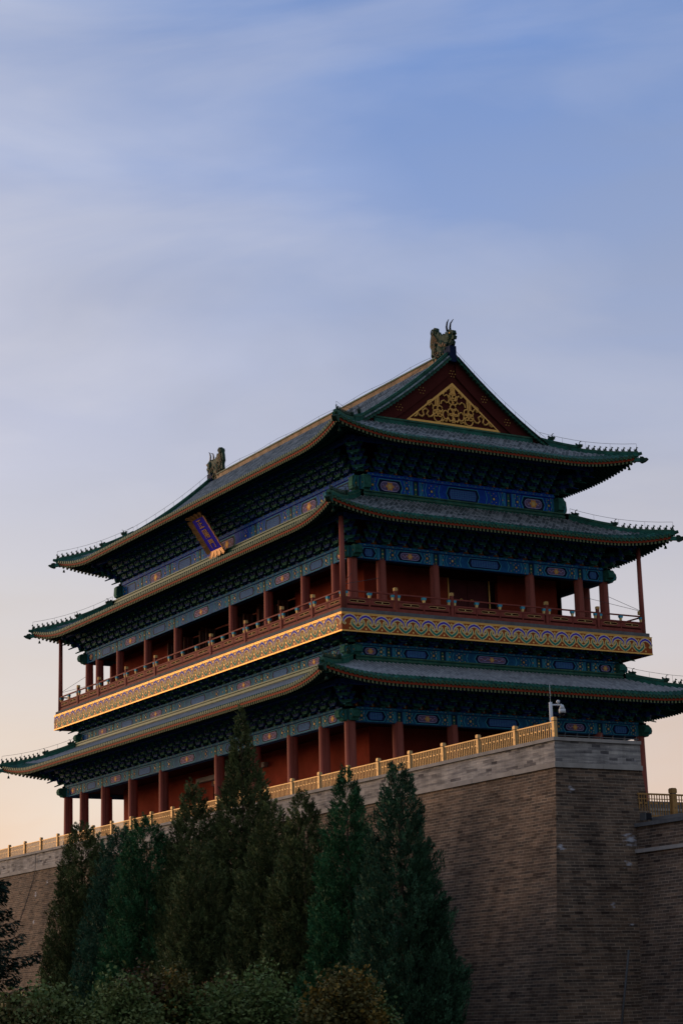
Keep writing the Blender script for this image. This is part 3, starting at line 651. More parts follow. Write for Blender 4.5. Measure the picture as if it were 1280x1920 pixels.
# ---- mezzanine band wall and balcony
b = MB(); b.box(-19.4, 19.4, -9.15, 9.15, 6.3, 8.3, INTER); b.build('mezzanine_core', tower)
b = MB(); b.box(-21.2, 21.2, -10.95, 10.95, 8.28, 9.24, REDD)
b.build('balcony_floor', tower)
b = MB()
for F in range(4):
    hl = half(F, 21.24); n = dist(F, 21.24)
    segs = int(2 * hl / 3.0)
    for k in range(segs):
        u0 = -hl + 2 * hl * k / segs; b.fbox(F, u0 + .006, u0 + 2 * hl / segs - .006, n - .5, n + .002 * (k % 2), 9.09, 9.33, STONED)
b.build('balcony_edge_stone', tower)
for F in range(4):
    b = MB(); a = 21.32; hl = half(F, a); n = dist(F, a); z0, z1 = 7.98, 9.085
    b.fbox(F, -hl + (.06 if F % 2 else 0), hl - (.06 if F % 2 else 0), n - .06, n, z0, z1, FASC)
    dc = Deco(b, F, n)
    dc.rect(-hl, hl, z1 - .115, z1, GOLDP, 1); dc.rect(-hl, hl, z0, z0 + .085, GOLDP, 1)
    b.fbox(F, -hl - .02, hl + .02, n - .02, n + .025, z1 - .03, z1 + .004, GOLDP); b.fbox(F, -hl - .02, hl + .02, n - .02, n + .025, z0 - .004, z0 + .03, GOLDP)
    if F < 2:
        zi0, zi1 = z0 + .10, z1 - .13; hh = zi1 - zi0; N = 42 if F == 0 else 21; p = 2 * hl / N
        blue = [(-.24, .44), (-.31, .38), (-.385, .44), (-.41, .57), (-.36, .72), (-.21, .86), (0, .94), (.21, .86), (.36, .72), (.41, .57), (.385, .44), (.31, .38), (.24, .44)]
        green = [(-.20, .60), (-.27, .66), (-.345, .60), (-.37, .48), (-.33, .36), (-.17, .19), (0, .08), (.17, .19), (.33, .36), (.37, .48), (.345, .60), (.27, .66), (.20, .60)]
        tw = [.4, .6, .8, .9, 1, 1, 1, 1, 1, .9, .8, .6, .4]; tc_ = [.01, .02, .2, .6, .9, 1.05, 1.1, 1.05, .9, .6, .2, .02, .01]
        for i in range(N):
            c = -hl + (i + .5) * p
            def tr(pts, cc): return [(max(-hl, min(hl, cc + x * p)), zi0 + y * hh) for x, y in pts]
            if i < N - 1:
                g_ = tr(green, c + p / 2)
                dc.line(g_, [.225 * p * q for q in tw], CREAM, 1); dc.line(g_, [.115 * p * q for q in tc_], MGREEN, 3)
                dc.dot(c + p / 2, zi0 + .88 * hh, .065, GOLDP, 2); dc.dot(c + p / 2, zi0 + .88 * hh, .033, CREAM, 3)
            bl = tr(blue, c)
            dc.line(bl, [.240 * p * q for q in tw], CREAM, 4); dc.line(bl, [.130 * p * q for q in tc_], LAV, 5); dc.line(bl, [.085 * p * q for q in tc_], VIOLET, 6)
            dc.dot(c, zi0 + .10 * hh, .065, GOLDP, 2); dc.dot(c, zi0 + .10 * hh, .033, CREAM, 3)
            dc.dot(c, zi0 + .36 * hh, .05, GOLDP, 2, 6)
    b.build('balcony_fascia', tower)

# balcony railing
def balcony_rail(F):
    a = 21.0; n = dist(F, a); hl = half(F, a)
    root = None
    posts = [17.5, 13.7, 9.0, 4.2] if F % 2 == 0 else [7.25, 3.4]
    us = sorted([-q for q in posts] + posts); ends = [-hl] + us + [hl]
    subs = {0: ([1, 1, 2, 2, 3, 2, 2, 1, 1] if F % 2 == 0 else [1, 1, 3, 1, 1])}[0]
    b = MB()
    b.fbox(F, -hl, hl, n - .05, n + .05, 10.37, 10.45, REDR); b.fbox(F, -hl, hl, n - .06, n + .06, 9.97, 10.05, REDR); b.fbox(F, -hl, hl, n - .06, n + .06, 9.33, 9.47, REDR)
    root = b.build('balcony_railing', tower)
    for u in us:
        b = MB(); b.fbox(F, u - .09, u + .09, n - .09, n + .09, 9.33, 10.62, REDR); b.fbox(F, u - .10, u + .10, n - .10, n + .10, 10.62, 10.80, CREAM)
        dc = Deco(b, F, n + .10); dc.rect(u - .08, u - .015, 10.72, 10.78, ORANGE, 1); dc.rect(u + .02, u + .085, 10.72, 10.78, ORANGE, 1); dc.rect(u - .08, u + .085, 10.64, 10.69, ORANGE, 1)
        b.build('railing_post', root)
    for i in range(len(ends) - 1):
        e0 = ends[i] + .10; e1 = ends[i + 1] - .10; k = subs[i] + 1; w = (e1 - e0) / k
        pts = []
        for j in range(k + 1):
            pts.append(e0 + j * w)
        for j, u in enumerate(pts):
            b = MB(); uu = min(max(u, e0 + .10), e1 - .10); hw = .11 if 0 < j < k else .08
            b.fbox(F, uu - .035, uu + .035, n - .035, n + .035, 9.47, 10.1, REDR)
            # lotus-leaf support: white vase, teal leaf
            b.hexa([P(F, *q) for q in ((uu - .05, n + .06, 10.06), (uu + .05, n + .06, 10.06), (uu + .05, n - .06, 10.06), (uu - .05, n - .06, 10.06), (uu - hw * .7, n + .07, 10.22), (uu + hw * .7, n + .07, 10.22), (uu + hw * .7, n - .07, 10.22), (uu - hw * .7, n - .07, 10.22))], CREAM)
            b.hexa([P(F, *q) for q in ((uu - hw, n + .075, 10.22), (uu + hw, n + .075, 10.22), (uu + hw, n - .075, 10.22), (uu - hw, n - .075, 10.22), (uu - hw * 1.25, n + .085, 10.36), (uu + hw * 1.25, n + .085, 10.36), (uu + hw * 1.25, n - .085, 10.36), (uu - hw * 1.25, n - .085, 10.36))], TEALL)
            b.build('lotus_support', root)
        b = MB()
        for j in range(k):
            u0 = e0 + j * w + .06; u1 = e0 + (j + 1) * w - .06
            # board with a slot framed in gold
            zc = 9.83; hs_ = .055; q0 = u0 + .15 * w; q1 = u1 - .15 * w
            b.fbox(F, u0, u1, n - .03, n + .03, 9.66, zc - hs_, REDR); b.fbox(F, u0, u1, n - .03, n + .03, zc + hs_, 9.97, REDR)
            b.fbox(F, u0, q0, n - .03, n + .03, zc - hs_, zc + hs_, REDR); b.fbox(F, q1, u1, n - .03, n + .03, zc - hs_, zc + hs_, REDR)
            if F == 0 or F == 1:
                b.fbox(F, q0, q1, n - .02, n, zc - hs_, zc + hs_, REDD)
            dc = Deco(b, F, n + .03); dc.line(oct_pts(q0 - .02, q1 + .02, zc - hs_ - .01, zc + hs_ + .01, .1), .022, GOLDM, 1, True); dc.dot((q0 + q1) / 2, zc, .04, CREAM, 1, 6)
            b.fbox(F, u0, u1, n - .03, n + .03, 9.47, 9.56, REDR); b.fbox(F, u0, u1, n - .02, n + .01, 9.56, 9.66, REDD)
        b.build('railing_panel', root)
for F in range(4): balcony_rail(F)
# posts under the corners of the second roof, with tie wires
for sx in (-1, 1):
    for sy in (-1, 1):
        x, y = sx * 20.97, sy * 10.72
        b = MB(); b.tube(((x, y, 9.3), (x, y, 14.75)), [.17, .14], RED, 14); o = b.build('corner_post', tower, True)
        b = MB(); b.tube(((x, y, 10.75), (sx * 19.5, sy * 9.2, 11.9)), .014, CABLE, 5); b.tube(((x, y, 10.75), (sx * 19.5, sy * 7.3, 11.7)), .014, CABLE, 5)
        b.box(x - .20, x + .0, y - .20, y + .0, 10.55, 10.78, CREAM) if sx > 0 and sy > 0 else None
        b.build('tie_wire', o)

# ================================================================== ROOFS
UC = 5.2
class Roof:
    def __init__(s, aE, zE, S, rise, k, lift, spread, top=False):
        s.aE = aE; s.zE = zE; s.S = S; s.rise = rise; s.k = k; s.lift = lift; s.spread = spread; s.top = top
    def prof(s, t):
        if s.top: return .42 * t + .0235 * t * t
        q = t / s.S; return s.rise * (s.k * q + (1 - s.k) * q * q)
    def surf(s, F, u, t, dz=0):
        hl = half(F, s.aE); n0 = dist(F, s.aE); w = hl - abs(u); c = max(0.0, 1 - max(w, 0) / UC) ** 2.3
        fd = max(0.0, 1 - t / (s.S if not s.top else 4.0)); sg = 1 if u > 0 else -1
        return Vector(P(F, u + sg * s.spread * c * fd, n0 - t + s.spread * c * fd, s.zE + s.prof(t) + s.lift * c + dz))
    def smax(s, F, u):
        w = half(F, s.aE) - abs(u)
        if s.top:
            if F % 2 == 0: return (s.aE - D - .28) if abs(u) <= 17.28 else w
            return min(w, 4.0)
        return min(s.S, w)
GRN = 1.0
def roof_build(rf, pitch=.288, TILEG=TILEG):
    base = MB()
    roof_parts = []
    for F in range(4):
        hl = half(F, rf.aE); k = int(round(2 * hl / pitch)); stp = 2 * hl / k; r = .082
        b = MB()
        # the curve of the bed under the tiles, as strips between the rows
        for i in range(k):
            u0 = -hl + i * stp; u1 = u0 + stp; um = (u0 + u1) / 2
            s0 = rf.smax(F, u0); s1 = rf.smax(F, u1); sm = max(s0, s1)
            if abs(s0 - s1) > 1: s0 = s1 = max(s0, s1)
            cuts = [0, .35, .7, GRN] + [GRN + q * .9 for q in range(1, 14)]
            cuts = [q for q in cuts if q < sm - .05] + [sm]
            for a_, c_ in zip(cuts[:-1], cuts[1:]):
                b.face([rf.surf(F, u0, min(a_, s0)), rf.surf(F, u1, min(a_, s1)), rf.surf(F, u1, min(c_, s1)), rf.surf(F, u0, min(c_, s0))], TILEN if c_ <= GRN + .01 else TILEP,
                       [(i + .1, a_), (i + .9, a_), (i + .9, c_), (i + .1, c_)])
            # drip tile between two rows
            e0 = rf.surf(F, u0 + .05, -.03); e1 = rf.surf(F, u1 - .05, -.03); em = rf.surf(F, um, -.04)
            b.face([e0 + Vector((0, 0, .01)), e1 + Vector((0, 0, .01)), e1 + Vector((0, 0, -.05)), em + Vector((0, 0, -.14)), e0 + Vector((0, 0, -.05))], CAPG)
        for i in range(k + 1):
            u = -hl + i * stp; sm = rf.smax(F, u)
            if sm < .12: sm = .12
            cuts = [-.05, .3, .65, GRN] + [GRN + q * .8 for q in range(1, 14)]
            cuts = [q for q in cuts if q < sm - .05] + [sm]
            A = 6
            for a_, c_ in zip(cuts[:-1], cuts[1:]):
                for q in range(A):
                    t0 = math.pi * q / A; t1 = math.pi * (q + 1) / A
                    pa = [(u + r * math.cos(t), r * math.sin(t) * 1.45 + .01) for t in (t0, t1)]
                    b.face([rf.surf(F, pa[0][0], a_, pa[0][1]), rf.surf(F, pa[0][0], c_, pa[0][1]), rf.surf(F, pa[1][0], c_, pa[1][1]), rf.surf(F, pa[1][0], a_, pa[1][1])], TILEN if c_ <= GRN + .01 else TILEG,
                           [(i + 1000 + q / A * .9, a_), (i + 1000 + q / A * .9, c_), (i + 1000 + (q + 1) / A * .9, c_), (i + 1000 + (q + 1) / A * .9, a_)])
            # round end cap
            c0 = rf.surf(F, u, -.055, .035)
            o = Vector(P(F, 0, 1, 0)); l = Vector(P(F, 1, 0, 0)); zz = Vector((0, 0, 1))
            ring = [c0 + (l * math.cos(2 * math.pi * q / 8) + zz * math.sin(2 * math.pi * q / 8)) * .098 for q in range(8)]
            b.face(ring, CAPG); ring2 = [p_ - o * .06 for p_ in ring]
            for q in range(8): b.face((ring[q], ring2[q], ring2[(q + 1) % 8], ring[(q + 1) % 8]), CAPG)
        roof_parts.append((F, b))
    # soffit
    for F in range(4):
        hl = half(F, rf.aE); N = 60
        for i in range(N):
            u0 = -hl + 2 * hl * i / N; u1 = -hl + 2 * hl * (i + 1) / N
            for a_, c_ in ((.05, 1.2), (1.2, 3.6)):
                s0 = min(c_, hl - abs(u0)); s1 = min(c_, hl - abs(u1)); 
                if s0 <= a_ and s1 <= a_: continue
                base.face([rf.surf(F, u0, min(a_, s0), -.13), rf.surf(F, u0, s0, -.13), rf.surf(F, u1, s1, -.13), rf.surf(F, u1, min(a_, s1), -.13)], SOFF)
    root = base.build('roof', tower)
    for F, b in roof_parts: b.build('tile_slope', root)
    # red board and rafters
    for F in range(4):
        hl = half(F, rf.aE); b = MB(); N = 70
        for i in range(N):
            u0 = -hl + 2 * hl * i / N; u1 = -hl + 2 * hl * (i + 1) / N
            q = [rf.surf(F, u0, .02, -.24), rf.surf(F, u1, .02, -.24), rf.surf(F, u1, .10, -.24), rf.surf(F, u0, .10, -.24), rf.surf(F, u0, .02, -.10), rf.surf(F, u1, .02, -.10), rf.surf(F, u1, .10, -.10), rf.surf(F, u0, .10, -.10)]
            b.hexa(q, REDE)
        b.build('eave_board', root)
        b = MB(); k = int(round(2 * hl / .262)); stp = 2 * hl / k; w = .058
        for i in range(k):
            u = -hl + (i + .5) * stp; wd = hl - abs(u); s1 = min(1.25, wd + .02)
            if s1 < .15: continue
            c = [rf.surf(F, u + x, s_, z_) for z_ in (-.40, -.255) for x, s_ in ((-w, .03), (w, .03), (w, s1), (-w, s1))]
            b.hexa(c, RAFTS, mend=RAFTE)
        b.build('flying_rafters', root)
        b = MB()
        for i in range(k):
            u = -hl + (i + .5) * stp; wd = hl - abs(u); s1 = min(3.0, wd + .02)
            if s1 < .95: continue
            p0 = rf.surf(F, u, .80, -.50); p1 = rf.surf(F, u, s1, -.42)
            b.tube((p0, p1), .066, RAFTS, 7, caps=False)
            o = Vector(P(F, 0, 1, 0)); l = Vector(P(F, 1, 0, 0)); zz = Vector((0, 0, 1))
            b.face([p0 + o * .006 + (l * math.cos(2 * math.pi * q / 8) + zz * math.sin(2 * math.pi * q / 8)) * .066 for q in range(8)], RAFTS)
            b.face([p0 + o * .010 + (l * math.cos(2 * math.pi * q / 8) + zz * math.sin(2 * math.pi * q / 8)) * .036 for q in range(8)], RAFTB)
        b.build('round_rafters', root)
    return root

def figure_mesh():
    b = MB()
    b.tube(((-.05, 0, 0), (-.03, 0, .10), (.03, 0, .19)), [.062, .058, .040], BEAST, 7); b.tube(((.05, 0, 0), (.045, 0, .14)), [.028, .03], BEAST, 6)
    b.ball((.055, 0, .235), .048, BEAST, 7, 5, (1.2, .9, 1)); b.tube(((.09, 0, .23), (.135, 0, .215)), [.03, .02], BEAST, 6)
    b.tube(((-.09, 0, .02), (-.13, 0, .10), (-.10, 0, .19)), [.022, .03, .012], BEAST, 6)
    for s in (-1, 1): b.tube(((.04, s * .03, .27), (.03, s * .04, .315)), [.016, .006], BEAST, 5)
    b.box(-.11, .09, -.06, .06, -.03, .012, BEAST)
    return b.build('ridge_figure', None, True)
def beast_mesh(name, sc):
    b = MB()
    prof = [(-.30, 0), (-.36, .18), (-.30, .40), (-.34, .58), (-.20, .62), (-.12, .50), (.02, .46), (.14, .52), (.24, .46), (.40, .44), (.46, .36), (.34, .28), (.42, .20), (.26, .14), (.24, 0)]
    b.prism([(x * sc, z * sc) for x, z in prof], lambda a_, b_, c_: (a_, c_, b_), .10 * sc, BEAST)
    b.ball((.18 * sc, 0, .36 * sc), .15 * sc, BEAST, 8, 6, (1.1, 1.05, .9)); b.ball((-.1 * sc, 0, .22 * sc), .2 * sc, BEAST, 8, 6, (1, .9, 1))
    for s in (-1, 1):
        b.tube([(x * sc, s * .06 * sc, z * sc) for x, z in ((.08, .48), (.10, .66), (.20, .78), (.33, .77))], [.035 * sc, .03 * sc, .022 * sc, .01 * sc], BEAST, 6)
        b.ball((.26 * sc, s * .12 * sc, .38 * sc), .035 * sc, GLAZEL, 6, 4)
    return b.build(name, None, True)
FIG = None; BEASTO = {}
def put(me_name, me, parent, loc, rz):
    o = bpy.data.objects.new(me_name, me); COL.objects.link(o)
    o.parent = parent; o.matrix_parent_inverse = Matrix.Translation(-world_loc(parent))
    o.location = loc; o.rotation_euler = (0, 0, rz); return o

def hip_ridge(rf, root, smax_, s_beast):
    global FIG
    fme = FIGME
    for F in range(4):
        hl = half(F, rf.aE)
        def hp(t, dz=0): return rf.surf(F, hl - max(t, 0), t, dz)
        dirv = (hp(0) - hp(2)); dirv.z = 0; dirv.normalize(); side = Vector((-dirv.y, dirv.x, 0)); rz = math.atan2(dirv.y, dirv.x)
        b = MB()
        def strip(t0, t1, w0, z0, z1, m, n=8, e0=0, e1=0):
            for i in range(n):
                ta = t0 + (t1 - t0) * i / n; tb = t0 + (t1 - t0) * (i + 1) / n
                pa, pb = hp(ta), hp(tb)
                b.hexa([pa - side * w0 + Vector((0, 0, z0)), pb - side * w0 + Vector((0, 0, z0)), pb + side * w0 + Vector((0, 0, z0)), pa + side * w0 + Vector((0, 0, z0)),
                        pa - side * w0 + Vector((0, 0, z1)), pb - side * w0 + Vector((0, 0, z1)), pb + side * w0 + Vector((0, 0, z1)), pa + side * w0 + Vector((0, 0, z1))], m)
        hi = .46; lo = .30
        strip(-.12, s_beast, .14, -.05, lo - .10, GLAZE); strip(-.12, s_beast, .10, lo - .10, lo, GLAZEL)
        strip(s_beast, smax_, .17, -.05, hi - .16, GLAZE); strip(s_beast, smax_, .20, hi - .16, hi - .10, GLAZEL); strip(s_beast, smax_, .11, hi - .10, hi, GLAZE)
        tip = hp(0)
        b.tube((tip + dirv * .05 + Vector((0, 0, .10)), tip + dirv * .32 + Vector((0, 0, .16))), [.13, .10], GLAZEL, 8)
        hr = b.build('hip_ridge', root)
        # corner beam under the eave with a dragon-head cap
        b = MB()
        p0 = hp(3.0, -.62); p1 = hp(.35, -.52); p2 = hp(0, -.40) + dirv * .18
        for (qa, qb, w_, h_) in ((p0, p1, .13, .30), (hp(1.4, -.40), p2, .11, .24)):
            b.hexa([qa - side * w_, qb - side * w_, qb + side * w_, qa + side * w_] + [q + Vector((0, 0, h_)) for q in (qa - side * w_, qb - side * w_, qb + side * w_, qa + side * w_)], BRG)
        n0 = p2
        pf = [(0, -.06), (.12, -.10), (.34, -.02), (.52, .12), (.44, .20), (.30, .20), (.20, .30), (0, .32)]
        b.prism(pf, lambda a_, z_, c_: n0 + dirv * a_ + side * c_ + Vector((0, 0, z_)), .14, BEAST)
        b.build('corner_beam', root)
        # bell
        b = MB(); c = p1 + dirv * .05 + Vector((0, 0, -.05)); b.tube((c, c - Vector((0, 0, .18))), .012, CABLE, 5); b.tube((c - Vector((0, 0, .16)), c - Vector((0, 0, .34))), [.05, .10], BEAST, 8)
        if F != 2:
            b.build('eave_bell', root, True)
        if F == 2: continue
        for i in range(9):
            t = .02 + i * (s_beast - .42) / 8.2; p_ = hp(t, lo); put('ridge_figure', fme, root, p_, rz)
        put('ridge_beast', BME[.62], root, hp(s_beast - .05, lo - .04), rz)
        if rf.top: put('ridge_beast', BME[.62], root, hp(3.5, hi - .05), rz)
        else: put('ridge_beast', BME[.66], root, hp(smax_ - .25, hi - .18), rz)
FIGO = figure_mesh(); FIGME = FIGO.data; BME = {}
protos = [FIGO]
for s_ in (.62, .66):
    o = beast_mesh('ridge_beast', s_); BME[s_] = o.data; protos.append(o)
for o in protos: bpy.data.objects.remove(o)

def top_band(rf, root, a, z0, z1):
    b = MB()
    for F in range(4):
        hl = half(F, a); n = dist(F, a)
        b.fbox(F, -hl, hl, n - .4, n, z0 - .25, z0 + (z1 - z0) * .42, GLAZE); b.fbox(F, -hl - .05, hl + .05, n - .4, n + .05, z0 + (z1 - z0) * .42, z0 + (z1 - z0) * .60, GLAZEL)
        b.fbox(F, -hl + .03, hl - .03, n - .4, n - .03, z0 + (z1 - z0) * .60, z1 - .08, GLAZE); b.fbox(F, -hl - .04, hl + .04, n - .4, n + .04, z1 - .08, z1, GLAZEL)
    b.build('roof_top_band', root)
R1 = Roof(23.95, 4.90, 3.85, 1.62, .82, .62, .30)
R2 = Roof(22.25, 14.82, 4.25, 2.12, .80, .66, .32)
R3 = Roof(20.88, 20.06, 4.0, 2.0, .8, .70, .32, top=True)
o1 = roof_build(R1, TILEG=TILE1); hip_ridge(R1, o1, 3.85, 2.25); top_band(R1, o1, 20.20, 6.42, 6.90)
o2 = roof_build(R2); hip_ridge(R2, o2, 4.25, 2.35); top_band(R2, o2, 18.05, 16.86, 17.38)
o3 = roof_build(R3); hip_ridge(R3, o3, 4.0, 2.35)

# ---- gable ends, rakes, main ridge of the top roof
GX = 16.9
def ys(t): return R3.aE - D - t                 # y of the front slope at run t
def rz_(t): return R3.zE + R3.prof(t)
TT = [3.55 + (10.35 - 3.55) * i / 18 for i in range(19)]
for sx in (-1, 1):
    b = MB(); x = sx * GX
    pts = [(-ys(t), rz_(t) - .10) for t in TT]; poly = pts + [(-q, z) for q, z in reversed(pts)]
    b.prism([(y, max(z, 21.9)) for y, z in poly] , lambda a_, z_, c_: (x + c_ - sx * .12, a_, z_), .10, MAROON)
    gb = b.build('gable', tower)
    # barge board following the rake, proud of the panel
    b = MB()
    for sy in (-1, 1):
        for t0, t1 in zip(TT[:-1], TT[1:]):
            ya, yb = sy * ys(t0), sy * ys(t1)
            b.hexa(((x, ya, rz_(t0) - 1.15), (x, yb, rz_(t1) - 1.15), (x + sx * .10, yb, rz_(t1) - 1.15), (x + sx * .10, ya, rz_(t0) - 1.15), (x, ya, rz_(t0) - .05), (x, yb, rz_(t1) - .05), (x + sx * .10, yb, rz_(t1) - .05), (x + sx * .10, ya, rz_(t0) - .05)), MAROON)
    b.build('barge_board', gb)
    b = MB()
    for sy in (-1, 1):
        for t in (4.9, 6.6, 8.3, 9.95):
            cy, cz = sy * ys(t), rz_(t) - .62
            if t > 9 and sy > 0: continue
            if t > 9: cy = 0; cz = 25.93
            for q in range(7):
                rr = 0 if q == 0 else .21; an = q * math.pi / 3
                c = (x + sx * .12, cy + rr * math.cos(an), cz + rr * math.sin(an)); b.ball(c, .038, GOLD, 6, 4)
    b.build('gold_studs', gb)
    # gilded ribbon-and-ring ornament in a triangular frame
    b = MB(); F = 1 if sx > 0 else 3; dc = Deco(b, F, GX + .03); y0, zb, zt_ = 3.5, 22.53, 25.37
    def tri_band(o0, o1, k):
        A_ = lambda o: ((-y0 + o * 2.0, zb + o), (y0 - o * 2.0, zb + o), (0, zt_ - o * 1.75))
        a0, a1 = A_(o0), A_(o1)
        for i in range(3):
            j = (i + 1) % 3; b.face([P(F, u, GX + .06, z) for u, z in (a0[i], a0[j], a1[j], a1[i])], GOLDP)
            b.face([P(F, u, nn, z) for u, z, nn in ((*a0[i], GX), (*a0[j], GX), (*a0[j], GX + .06), (*a0[i], GX + .06))], GOLDP)
            b.face([P(F, u, nn, z) for u, z, nn in ((*a1[j], GX), (*a1[i], GX), (*a1[i], GX + .06), (*a1[j], GX + .06))], GOLDP)
    tri_band(0, .13, 1)
    def rib(pts, r=.048, closed=False):
        q = [P(F, u, GX + .035, z) for u, z in pts]
        if closed: q = q + [q[0], q[1]]
        b.tube(q, r, GOLDP, 6)
    def ring(cu_, cz_, r_, ry=None): ry = ry or r_; rib([(cu_ + r_ * math.cos(2 * math.pi * q / 14), cz_ + ry * math.sin(2 * math.pi * q / 14)) for q in range(14)], .045, True)
    # central flower of rings, two side flowers
    for (cu_, cz_, s_) in ((0, 23.25, 1.0), (-1.15, 23.38, .88), (1.15, 23.38, .88), (0, 24.25, .8)):
        for q in range(4):
            an = math.pi / 4 + q * math.pi / 2; ring(cu_ + .24 * s_ * math.cos(an), cz_ + .24 * s_ * math.sin(an), .23 * s_)
    ring(-1.15, 22.98, .30); ring(1.15, 22.98, .30); ring(0, 23.72, .22); ring(0, 24.52, .24); ring(-.58, 23.2, .2, .28); ring(.58, 23.2, .2, .28)
    for s in (-1, 1):
        rib([(s * .05, 24.6), (s * .05, 25.2)]); rib([(s * .14, 24.6), (s * .14, 25.0)]) 
        rib([(s * 1.07, 23.75), (s * 1.07, 24.35)]); rib([(s * 1.19, 23.75), (s * 1.19, 24.25)]); rib([(s * 1.31, 23.75), (s * 1.31, 24.15)])
        rib([(s * u, z) for u, z in ((.28, 24.35), (.45, 24.55), (.62, 24.42), (.72, 24.52), (.60, 24.7), (.45, 24.75))])
        rib([(s * u, z) for u, z in ((.28, 24.1), (.48, 24.0), (.66, 24.15), (.86, 24.05), (.92, 23.85))])
        rib([(s * u, z) for u, z in ((1.45, 23.6), (1.62, 23.85), (1.78, 23.66), (1.95, 23.72), (1.86, 23.92), (1.6, 24.05))])
        rib([(s * u, z) for u, z in ((1.40, 23.2), (1.62, 22.98), (1.82, 22.92), (1.98, 23.08), (1.86, 23.30), (2.05, 23.44), (2.28, 23.28), (2.20, 23.0), (2.34, 22.88), (2.55, 22.95), (2.62, 23.08), (2.76, 22.88), (2.9, 22.82))], .06)
        rib([(s * u, z) for u, z in ((.25, 22.78), (.42, 22.98), (.55, 22.76), (.74, 22.86), (.86, 22.72))], .055); rib([(s * .07, 22.72), (s * .07, 23.0)])
    b.build('gable_ornament', gb)
    # rake: row of tile ends hanging over the gable, ridge on top
    for sy in (-1, 1):
        b = MB(); t = 3.4
        while t < 10.3:
            y, z = sy * ys(t), rz_(t)
            b.tube(((x - sx * .1, y, z + .03), (x + sx * .42, y, z - .06)), .085, GLAZEL, 8)
            y2, z2 = sy * ys(t + .12), rz_(t + .12)
            b.face(((x + sx * .40, y2 - .1, z2 - .02), (x + sx * .40, y2 + .1, z2 - .02), (x + sx * .41, y2 + .06, z2 - .14), (x + sx * .42, y2, z2 - .2), (x + sx * .41, y2 - .06, z2 - .14)), GLAZE)
            t += .235
        for t0, t1 in zip(TT[:-1], TT[1:]):
            for (xa, xb, za, zb2, m) in ((x - sx * .1, x + sx * .40, -.05, .06, GLAZE), (x - sx * .22, x + sx * .14, .02, .30, GLAZE), (x - sx * .26, x + sx * .18, .30, .37, GLAZEL), (x - sx * .15, x + sx * .07, .37, .46, GLAZE)):
                ya, yb = sy * ys(t0), sy * ys(t1)
                b.hexa(((xa, ya, rz_(t0) + za), (xb, ya, rz_(t0) + za), (xb, yb, rz_(t1) + za), (xa, yb, rz_(t1) + za), (xa, ya, rz_(t0) + zb2), (xb, ya, rz_(t0) + zb2), (xb, yb, rz_(t1) + zb2), (xa, yb, rz_(t1) + zb2)), m)
        b.build('rake_ridge', o3)
    # band at the foot of the gable
    b = MB(); b.box(*sorted((x - sx * .02, x + sx * .18)), -5.9, 5.9, 21.95, 22.36, GLAZE); b.box(*sorted((x - sx * .02, x + sx * .23)), -5.85, 5.85, 22.36, 22.46, GLAZEL)
    b.build('gable_foot_band', o3)
b = MB()
for (h_, z0, z1, m) in ((.30, 26.75, 26.98, RIDGET), (.24, 26.98, 27.40, RIDGET), (.31, 26.98, 27.04, RIDGET), (.30, 27.36, 27.43, GLAZE), (.17, 27.43, 27.52, RIDGET)):
    for k in range(30):
        x0 = -15.6 + 31.2 * k / 30; b.box(x0 + .004, x0 + 31.2 / 30 - .004, -h_, h_, z0, z1, m)
b.build('main_ridge', o3)
